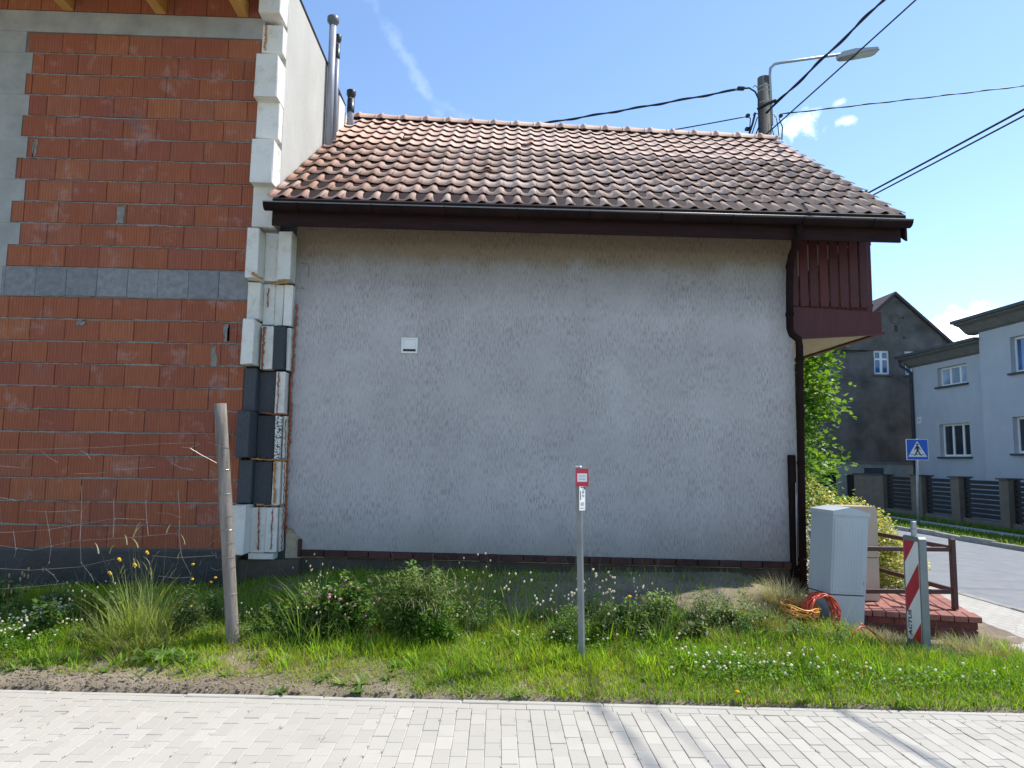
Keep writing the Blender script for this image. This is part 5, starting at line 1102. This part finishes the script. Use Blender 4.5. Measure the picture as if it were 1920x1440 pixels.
def plant(label, c, cat='weed', name='weed', group='weeds on the verge'): return thing(name, c, label, cat, group)
def blade_tuft(c, n, r, h, lean, bend, w, ca, cb, segs=4):
    a_ = rng.uniform(0, 2*pi, n); rr = r*np.sqrt(rng.random(n)); ax = c[0]+np.cos(a_)*rr; ay = c[1]+np.sin(a_)*rr
    return ribbons(np.stack([ax, ay, G(ax, ay)-.01], 1), a_+rng.normal(0, .5, n), rng.uniform(0, lean, n), rng.uniform(bend*.3, bend, n), h*rng.uniform(.45, 1.1, n), rng.uniform(w*.6, w*1.2, n), cols(n, ca, cb), segs)
def bush_leaves(c, n, rx, ry, h, size, ca, cb, aspect=.5, low=.1, shape='diamond'):
    """leafy weed: leaves strung along many uneven arching twigs, so the outline stays ragged"""
    K = max(14, n//48); a_ = rng.uniform(0, 2*pi, K); rad = np.sqrt(rng.random(K))*rng.uniform(.55, 1.2, K)
    bx_ = c[0]+rng.normal(0, .35*rx, K); by_ = c[1]+rng.normal(0, .35*ry, K); bz_ = G(bx_, by_)
    ex_ = c[0]+np.cos(a_)*rad*rx; ey_ = c[1]+np.sin(a_)*rad*ry; ez_ = h*(1-.45*np.minimum(rad, 1.1)**2)*rng.uniform(.45, 1.15, K)
    k = rng.integers(0, K, n); t = rng.random(n)**.7; tt = .15+.85*t
    ax = bx_[k]+(ex_[k]-bx_[k])*tt; ay = by_[k]+(ey_[k]-by_[k])*tt; az_ = bz_[k]+ez_[k]*np.sin(tt*pi*.5*rng.uniform(.85, 1.1, n))
    P = np.stack([ax, ay, az_], 1)+rng.normal(0, .022, (n, 3)); P[:, 2] = np.maximum(P[:, 2], G(P[:, 0], P[:, 1])+.01)
    tw = rng.uniform(.65, 1.35, K)[k][:, None]; col = np.clip(cols(n, ca, cb)*tw, .004, 1); sz = rng.uniform(size*.45, size*1.35, n)*rng.uniform(.75, 1.3, K)[k]
    L = leaves(P, sz, col, aspect, .4, shape)
    B = np.stack([bx_, by_, bz_], 1); hd = np.hypot(ex_-bx_, ey_-by_); ln = np.hypot(hd, ez_); le = np.arctan2(hd, ez_)
    return cat3(L, ribbons(B, np.arctan2(ey_-by_, ex_-bx_), le*.6, le*.8, ln, .004, np.array(ca)*.9+np.array([.05, .03, .01]), 4, flat=3))
def stalks(c, n, r, h, ca, lean=.25, w=.004):
    a_ = rng.uniform(0, 2*pi, n); ax = c[0]+rng.normal(0, r, n); ay = c[1]+rng.normal(0, r, n); P = np.stack([ax, ay, G(ax, ay)], 1); le = rng.uniform(0, lean, n); hh = h*rng.uniform(.6, 1.08, n); be = rng.uniform(-.1, .15, n)
    T_ = P.copy()
    for k in range(3):
        th = le+be*(k/3+.5/3); T_ = T_+np.stack([np.sin(th)*np.cos(a_), np.sin(th)*np.sin(a_), np.cos(th)], 1)*(hh/3)[:, None]
    return ribbons(P, a_, le, be, hh, w, cols(n, ca, ca), 3, flat=3), T_
def part(o, name, mat, *arr):
    V, F, C = cat3(*arr); t = trimesh(name, V, F, mat, C, o)
    if name not in ('crown', 'foliage', 'flower_head', 'stem'): t['kind'] = 'stuff'   # too fine to pick apart leaf by leaf
    return t
# tall grass tuft on the left
c = gpx(265, 1205); o = plant('tall tuft of meadow grass left of the timber post', c, 'grass tuft', 'grass_tuft')
part(o, 'blades', 'grass_blade', *[blade_tuft(c+np.array([dx_, dy_, 0]), nn_, rr_, hh_, le_, be_, .0075, (.2, .3, .06), (.36, .42, .14)) for dx_, dy_, nn_, rr_, hh_, le_, be_ in ((-.05, 0, 170, .1, .74, .5, .9), (.1, .05, 130, .09, .6, .35, 1.4), (-.2, -.03, 110, .12, .5, .8, 1.2), (.22, -.05, 110, .12, .42, .7, 1.3), (.02, -.12, 160, .2, .34, .9, 1.2), (-.3, -.1, 90, .14, .28, .9, 1.3), (.34, -.08, 80, .12, .3, .8, 1.2))], blade_tuft(c, 160, .32, .36, .9, 1.1, .005, (.4, .36, .18), (.5, .46, .28)))
st, T_ = stalks(c, 26, .12, .92, (.25, .27, .12), .45, .003); part(o, 'stalks', 'dry_blade', st, ribbons(T_-[0, 0, .05], rng.uniform(0, 6.28, 26), .2, .9, .11, .012, cols(26, (.3, .32, .16), (.42, .4, .24)), 3))
for px, py in ((275, 1035), (223, 1048), (252, 1058), (205, 1073)):
    p = aty(px, py, c[1]-.05+rnd.uniform(-.05, .1)); V, F, C = cat3(blobs(p[None], .017, (.75, .5, .02), (1, 1, .7)), blobs(p[None]+np.array([[.012, 0, -.012]]), .012, (.7, .45, .02)), ribbons(np.array([[p[0], p[1]+.03, c[2]]]), -1.5, .0, .02, p[2]-c[2], .004, (.1, .18, .04), 3, flat=3)); trimesh('yellow_flower', V, F, 'petal', C, o)
# low straw hummock at its foot
c = gpx(262, 1228); o = plant('low straw-coloured grass hummock in front of the tall tuft', c, 'grass tuft', 'grass_tuft'); part(o, 'blades', 'dry_blade', blade_tuft(c, 380, .2, .2, .8, 1.3, .005, (.3, .27, .12), (.2, .24, .08), 3))
# mugwort by the post
c = gpx(352, 1195); o = plant('grey-green feathery herb with yellow flowers just left of the timber post', c)
part(o, 'leaves', 'leaf', bush_leaves(c, 1500, .17, .13, .42, .034, (.07, .12, .05), (.11, .17, .07), .25)); st, T_ = stalks(c, 10, .05, .62, (.1, .16, .06), .35); part(o, 'stalks', 'leaf', st)
for px, py in ((362, 1058), (361, 1086), (404, 1083), (396, 1091), (358, 1137)):
    p = aty(px, py, c[1]-.08); V, F, C = cat3(blobs(p[None], .014, (.72, .48, .02), (1, 1, .8)), ribbons(np.array([[c[0]+(p[0]-c[0])*.4, p[1]+.05, c[2]+.1]]), atan2(-.05, (p[0]-c[0])*.6), .25, .1, max(.1, p[2]-c[2]-.1), .003, (.12, .18, .05), 3, flat=3)); trimesh('yellow_flower', V, F, 'petal', C, o)
# ribwort at far left, broad dock
c = gpx(30, 1160); o = plant('ribwort plantain with brown seed heads at the left edge', c); st, T_ = stalks(c, 13, .07, .42, (.2, .22, .1), .14, .004); part(o, 'stalks', 'grass_blade', st); part(o, 'seed_heads', 'dry_blade', blobs(T_, .012, cols(13, (.3, .22, .12), (.42, .33, .2)), (.75, .75, 2.3)))
c = gpx(132, 1180); o = plant('upright narrow-leaved plantain beside the white clover', c); part(o, 'leaves', 'grass_blade', blade_tuft(c, 60, .05, .27, .5, .8, .026, (.09, .2, .02), (.15, .27, .03))); st, T_ = stalks(c, 5, .04, .45, (.16, .2, .06)); part(o, 'stalks', 'grass_blade', st); part(o, 'seed_heads', 'dry_blade', blobs(T_, .01, (.4, .35, .25), (1, 1, 1.6)))
c = gpx(300, 1245); o = plant('low broad-leaved dock at the foot of the straw hummock', c); part(o, 'leaves', 'leaf', leaves(c+np.stack([rng.normal(0, .16, 90), rng.normal(0, .06, 90), rng.uniform(.02, .1, 90)], 1), rng.uniform(.05, .1, 90), cols(90, (.08, .17, .03), (.15, .24, .06)), .45, .1))
# red clover bush and the grassy bush next to it
c = gpx(640, 1195); o = plant('bushy red clover with pink flower heads below the grey wall', c)
part(o, 'leaves', 'leaf', bush_leaves(c, 3000, .32, .18, .5, .032, (.06, .14, .025), (.14, .25, .045), .7)); st, T_ = stalks(c, 30, .15, .4, (.1, .14, .05), .7); part(o, 'stalks', 'leaf', st)
hp = c+np.stack([rng.normal(.02, .16, 34), rng.normal(-.05, .08, 34), .38+rng.uniform(-.2, .12, 34)], 1)
for q_ in hp: V, F, C = blobs(q_[None], rnd.uniform(.011, .016), cols(1, (.45, .16, .28), (.55, .27, .38)), (1, 1, .95)); trimesh('flower_head', V, F, 'petal', C, o)
c = gpx(775, 1205); o = plant('large bushy mound of vetch and drooping grass in front of the grey wall', c)
part(o, 'leaves', 'leaf', bush_leaves(c, 6000, .44, .22, .6, .034, (.07, .16, .03), (.18, .28, .07), .4), bush_leaves(c+[.2, -.1, 0], 1700, .22, .14, .22, .026, (.06, .16, .015), (.11, .24, .02), .6))
n = 420; a_ = rng.uniform(0, 2*pi, n); P = c+np.stack([rng.normal(.03, .2, n), rng.normal(-.05, .09, n), rng.uniform(.3, .58, n)], 1); part(o, 'drooping_blades', 'dry_blade', ribbons(P, a_, rng.uniform(.3, 1, n), rng.uniform(1.0, 2.0, n), rng.uniform(.1, .24, n), .005, cols(n, (.3, .3, .14), (.2, .26, .08)), 4), blade_tuft(c+[.17, .1, 0], 26, .08, .72, .4, .5, .004, (.13, .2, .03), (.2, .26, .05)))
n = 26; P = c+np.stack([rng.normal(.1, .09, n), rng.normal(-.16, .03, n), rng.uniform(.3, .42, n)], 1); tag(part(o, 'pods', 'dry_blade', ribbons(P, rng.uniform(0, 6.28, n), 2.7, .2, rng.uniform(.05, .09, n), .006, cols(n, (.42, .38, .26), (.55, .5, .38)), 2)), kind='stuff')
c = gpx(535, 1175); o = plant('spindly rocket with yellow flowers between post and red clover', c); st, T_ = stalks(c, 16, .12, .3, (.14, .16, .07), .9, .003); part(o, 'stalks', 'leaf', st)
for px, py in ((525, 1123), (575, 1127), (546, 1165), (549, 1171), (619, 1159)): p = aty(px, py, c[1]-.05); V, F, C = blobs(p[None]+rng.normal(0, .008, (3, 3)), .011, (.75, .52, .02), (1, 1, .8)); trimesh('yellow_flower', V, F, 'petal', C, o)
# plantain groups with pale seed heads either side of the notice post
def plantain(label, px, py, n_l, n_s, h, r, extra=None):
    c = gpx(px, py); o = plant(label, c); part(o, 'leaves', 'grass_blade', blade_tuft(c, n_l, r, .26, .6, 1.0, .02, (.13, .27, .025), (.24, .38, .04))); st, T_ = stalks(c, n_s, r*1.1, h, (.17, .2, .07), .22, .0035); part(o, 'stalks', 'grass_blade', st)
    for q_ in T_: V, F, C = blobs(q_[None], rnd.uniform(.008, .0115), (.6, .56, .46), (1, 1, 1.25)); trimesh('seed_head', V, F, 'petal', C, o)
    return o, c
plantain('leafy plantain with tall pale seed heads left of the notice post', 965, 1195, 70, 15, .55, .1)
plantain('plantain clump with crowded pale heads just left of the notice post', 1050, 1200, 40, 20, .42, .13)
o, c = plantain('tall plantain clump with pale heads just right of the notice post', 1140, 1205, 60, 22, .58, .11); part(o, 'herb_leaves', 'leaf', bush_leaves(c, 1500, .26, .12, .34, .022, (.05, .11, .03), (.12, .19, .06), .45))
plantain('thin plantain with single pale heads right of the notice post', 1200, 1190, 24, 8, .45, .1)
# herbs
for k, (px, py, rx, hh, n_, lab) in enumerate(((905, 1190, .18, .3, 900, 'dark low herb between the vetch mound and the plantain'), (1060, 1212, .22, .32, 1300, 'pale flowered low herb at the foot of the notice post'), (1225, 1195, .25, .34, 1700, 'yarrow bush right of the tall plantain'), (1320, 1185, .3, .36, 2200, 'wide yarrow bush in the middle of the right half'), (1400, 1195, .22, .24, 1100, 'grey-green yarrow beside the hay mound'), (1500, 1205, .2, .2, 800, 'low green weeds under the orange duct coil'), (1570, 1215, .18, .2, 700, 'green weeds at the foot of the grey cabinet'), (470, 1200, .14, .12, 300, 'small leafy weeds right of the timber post'))):
    c = gpx(px, py); o = plant(lab, c); part(o, 'leaves', 'leaf', bush_leaves(c, n_, rx, .14, hh,   .024, (.08, .16, .035), (.18, .28, .09), .35)); st, T_ = stalks(c, 14, rx*.5, hh*1.15, (.13, .17, .07), .4, .003); part(o, 'stalks', 'leaf', st, blobs(T_, .006, (.45, .43, .33)))
# ragged tangle of weeds all along the foot of the shade: many kinds growing through each other
TL, TD = [], []
for k in range(175):
    px = rnd.choice([rnd.uniform(440, 640), rnd.uniform(560, 900), rnd.uniform(860, 1270), rnd.uniform(1180, 1450), rnd.uniform(0, 430)]); py = rnd.gauss(1188, 14) if px < 1250 else rnd.gauss(1176, 14)
    if px < 430: py = rnd.gauss(1172, 16)
    c = gpx(px, py); base = .3 if px < 560 else (.46 if px < 880 else (.36 if px < 1260 else .28)); hh = base*rnd.uniform(.45, 1.15); kind = rnd.random()
    dk = rnd.uniform(.7, 1.15); ca = np.array([(.06, .13, .03), (.09, .18, .03), (.12, .2, .06)][rnd.randrange(3)])*dk; cb = np.array([(.14, .25, .05), (.2, .32, .07), (.24, .3, .12)][rnd.randrange(3)])*dk
    if kind < .5: TL.append(bush_leaves(c, rnd.randint(180, 420), rnd.uniform(.08, .2), rnd.uniform(.07, .14), hh, rnd.choice([.016, .024, .034, .046]), ca, cb, rnd.choice([.22, .35, .5, .75])))
    elif kind < .8: TL.append(blade_tuft(c, rnd.randint(30, 80), rnd.uniform(.04, .12), hh*1.25, rnd.uniform(.3, .8), rnd.uniform(.5, 1.4), rnd.choice([.005, .008, .012]), ca*1.3, cb*1.3))
    else:
        st, T_ = stalks(c, rnd.randint(5, 12), .08, hh*1.35, (.2, .2, .09), .4, .0035); TD += [st, blobs(T_, .008, cols(len(T_), (.4, .36, .24), (.6, .56, .44)), (.9, .9, 1.5))]
for k in range(60): c = gpx(rnd.uniform(430, 1480), rnd.gauss(1180, 18)); TD.append(blade_tuft(c, 22, .1, rnd.uniform(.12, .34), 1.0, 1.0, .004, (.32, .27, .15), (.46, .4, .26), 3))
for k in range(70): c = gpx(rnd.uniform(1270, 1490), rnd.uniform(1118, 1180)); TD.append(blade_tuft(c, 40, .12, rnd.uniform(.08, .2), 1.2, 1.0, .004, (.36, .31, .18), (.5, .44, .29), 3)); TL.append(blade_tuft(c, 12, .12, .16, .9, 1.0, .005, (.16, .24, .06), (.24, .3, .1), 3))
V, F, C = cat3(*TL); tag(trimesh('weed_tangle', V, F, 'leaf', C), 'ragged band of mixed green weeds along the foot of the shaded wall', 'weeds', kind='stuff')
V, F, C = cat3(*TD); tag(trimesh('dead_stems', V, F, 'dry_blade', C), 'dead stems and straw tangled through the band of weeds', 'dry grass', kind='stuff')
# dry mound by the corner of the house
for px, py, rx, hh, n_, lab in ((1430, 1165, .22, .26, 1300, 'mound of pale hay and dry grass near the house corner'), (1478, 1140, .2, .34, 1100, 'dry straw heap right under the downpipe'), (1660, 1205, .24, .15, 1100, 'flattened hay in front of the brick landing'), (1850, 1222, .34, .15, 1500, 'flattened hay right of the road works board')):
    c = gpx(px, py); o = plant(lab, c, 'dry grass', 'hay_mound', 'hay on the verge'); part(o, 'dry_blades', 'dry_blade', blade_tuft(c, n_, rx, hh, 1.1, 1.2, .004, (.34, .29, .16), (.46, .4, .26), 3), blade_tuft(c, n_//3, rx, hh*.9, .8, 1.0, .005, (.16, .22, .06), (.24, .27, .1), 3))
# dandelions
for k, (px, py, lab) in enumerate(((1383, 1297, 'single yellow dandelion near the paving'), (1428, 1172, 'yellow dandelion in the hay mound'), (1622, 1250, 'yellow dandelion left of the road works board'), (1750, 1222, 'yellow dandelion right of the road works board'), (1180, 1118, 'yellow flower among the tall plantain'))):
    c = gpx(px, py+16); p = aty(px, py, c[1]); o = plant(lab, c, 'dandelion', 'dandelion', 'dandelions'); part(o, 'flower_head', 'petal', blobs(p[None], .02, (.8, .52, .01), (1, 1, .5))); part(o, 'stem', 'leaf', ribbons(c[None], 0, 0, 0, max(.05, p[2]-c[2]), .005, (.12, .2, .04), 2, flat=3))
# weeds in the paving joints
tu = []
for k in range(150):
    i = rnd.randint(-35, 38); t_ = rnd.uniform(4.15, 5.2); q_ = pu*(i*.1-.05)+pv*t_; tu.append((q_[0], q_[1], -.006))
tu = np.repeat(np.array(tu), 7, 0); tu[:, :2] += rng.normal(0, .006, (len(tu), 2)); n = len(tu)
V, F, C = ribbons(tu, rng.uniform(0, 6.28, n), rng.uniform(.3, 1.2, n), .5, rng.uniform(.006, .03, n), .005, cols(n, (.08, .12, .03), (.14, .15, .06)), 2); tag(trimesh('joint_weeds', V, F, 'grass_blade', C), 'tiny weeds in the paving joints', 'weeds', kind='stuff')
# grass across the street
n = 26000; x = rng.uniform(11.16, 13.5, n); y = rng.uniform(11, 30, n); k = (x < 12.22) | (x > 13.03); x, y = x[k], y[k]; n = len(x)
V, F, C = ribbons(np.stack([x, y, np.full(n, .05)], 1), rng.uniform(0, 6.28, n), rng.uniform(.1, .6, n), .6, rng.uniform(.05, .14, n), .03, cols(n, (.1, .19, .025), (.16, .26, .04)), 2); tag(trimesh('roadside_grass', V, F, 'grass_blade', C), 'mown green grass strip across the street', 'grass', kind='stuff')

# hedge and maple behind the house corner
c = np.array([4.75, 9.5, .0]); o = thing('hedge_shrub', c, 'rounded yellow-variegated evergreen shrub behind the cabinets', 'shrub')
L = []
for (dx_, dy_, cz, rx, ry, rz_, n_) in ((-.35, .2, .75, .55, .6, .72, 9000), (.15, 0, .62, .5, .6, .62, 8000), (.5, -.1, .38, .42, .6, .45, 7000)):
    u_ = rng.normal(0, 1, (n_, 3)); u_ /= np.linalg.norm(u_, axis=1)[:, None]; bumpy = 1+.14*np.sin(u_[:, 0]*9+u_[:, 2]*7)*np.cos(u_[:, 1]*8); rr = (rng.random(n_)**.2)*bumpy
    P = c+np.array([dx_, dy_, cz])+u_*rr[:, None]*np.array([rx, ry, rz_]); P = P[P[:, 2] > .03]; n = len(P); yel = (rng.random(n) < .35+.5*sstep(4.3, 4.9, P[:, 0]))[:, None]
    L.append(leaves(P, rng.uniform(.03, .055, n), np.where(yel, cols(n, (.42, .41, .1), (.6, .58, .2)), cols(n, (.06, .15, .025), (.13, .24, .045))), .6, .1))
part(o, 'foliage', 'hedge_leaf', *L)
mb = MB()
for a_ in range(7): mb.tube([c+[rnd.gauss(0, .1), .1, -.05], c+[rnd.gauss(0, .3), .1+rnd.gauss(0, .2), .7]], [.018, .006], 6)
mb.build('stems', 'bark', o, True)
c = np.array([5.75, 15.2, 0]); o = thing('maple_tree', c, 'maple with bright green leaves behind the house corner', 'tree')
mb = MB(); mb.tube([c+[0, 0, -.2], c+[.05, 0, 1.2], c+[0, .05, 2.4], c+[.1, 0, 3.8], c+[.05, 0, 5.0]], [.13, .11, .09, .06, .025], 10)
tips = []
for k in range(44):
    a_ = rnd.uniform(0, 2*pi); z0 = rnd.uniform(1.2, 4.6); ln = rnd.uniform(.9, 1.9)*(1-.35*max(0, (z0-3.4)/2.2)); e = c+np.array([cos(a_)*ln, sin(a_)*ln, z0+rnd.uniform(-.1, .7)]); m0 = c+np.array([cos(a_)*ln*.5, sin(a_)*ln*.5, z0+.25]); mb.tube([c+[0, 0, z0-.2], m0, e], [.03, .018, .006], 5); tips += [m0, e, (m0+e)/2, e+np.array([rnd.gauss(0, .2), rnd.gauss(0, .2), rnd.gauss(0, .2)])]
mb.build('trunk', 'bark', o, True)
tips = np.array(tips); n = 16000; P = tips[rng.integers(0, len(tips), n)]+rng.normal(0, .23, (n, 3))*np.array([1, 1, .75]); part(o, 'crown', 'leaf', leaves(P, rng.uniform(.09, .16, n), cols(n, (.08, .18, .015), (.17, .32, .035)), .62, .7, 'lobed'))

# ================================================================== DUCT COILS
def coil(name, label, cen, ax_u, ax_v, ax_n, R_, turns, r, mat, spread, jit=.012):
    P = []
    for k in range(turns*26):
        a_ = 2*pi*k/26; rr = R_*(1+.05*sin(k*.37)+.04*sin(k*1.13)); P.append(cen+ax_u*rr*cos(a_)+ax_v*rr*sin(a_)*1.0+ax_n*(spread*(((k*.618/26) % 1)-.5)+jit*sin(k*.9)))
    o = thing(name, cen-[0, 0, R_*.5], label, 'duct', 'coils of cable duct'); mb = MB(); mb.tube(P, r, 6); mb.build('duct_loops', mat, o, True); return o
rc_ = aty(1540, 1149, 6.80); coil('duct_coil', 'upright coil of red cable duct leaning on the grey cabinet', rc_, np.array([.93, .3, .1]), np.array([-.05, .25, .97]), np.array([-.25, .95, 0]), .168, 13, .0065, 'duct_red', .15)
rc_ = gpx(1500, 1165)+[.0, 0, .14]; coil('duct_coil', 'flat coil of yellow-orange cable duct lying in the grass beside the red coil', rc_, np.array([1, .0, -.12]), np.array([.1, .9, .1]), np.array([.1, -.1, 1]), .175, 9, .0062, 'duct_yellow', .09)
def duct(label, pts, r, mat): 
    P = np.array([aty(*p_) for p_ in pts]); tt = np.linspace(0, len(P)-1, len(P)*6); 
    # smooth the path
    Q = np.stack([np.interp(tt, np.arange(len(P)), P[:, k]) for k in range(3)], 1)
    for _ in range(4): Q[1:-1] = (Q[:-2]+2*Q[1:-1]+Q[2:])/4
    o = thing('cable_duct', Q[0], label, 'duct', 'loose ends of cable duct'); mb = MB(); mb.tube(list(Q), r, 6); mb.build('duct_tube', mat, o, True)
duct('long orange duct trailing from the coil towards the paving', [(1467, 1160, 6.75), (1480, 1185, 6.6), (1500, 1197, 6.45), (1530, 1215, 6.2), (1560, 1228, 6.05), (1585, 1238, 5.95)], .006, 'duct_orange')
duct('yellow duct running from the coil under the cabinet', [(1470, 1150, 6.8), (1500, 1168, 6.7), (1540, 1178, 6.6), (1565, 1182, 6.55), (1600, 1200, 6.45), (1625, 1212, 6.4)], .006, 'duct_yellow')
duct('arched red-orange duct right of the grey cabinet', [(1594, 1228, 6.35), (1594, 1210, 6.35), (1600, 1187, 6.35), (1614, 1174, 6.4), (1628, 1178, 6.45), (1641, 1190, 6.45), (1655, 1210, 6.4), (1662, 1222, 6.35)], .007, 'duct_red')
duct('orange duct sloping down from the cabinet to the rubber foot', [(1612, 1168, 6.5), (1632, 1180, 6.45), (1655, 1198, 6.4), (1672, 1212, 6.35), (1684, 1224, 6.3)], .007, 'duct_orange')
duct('short yellow duct end curling in the hay', [(1612, 1175, 6.5), (1622, 1190, 6.45), (1630, 1200, 6.45), (1626, 1212, 6.4), (1615, 1216, 6.4)], .006, 'duct_yellow')
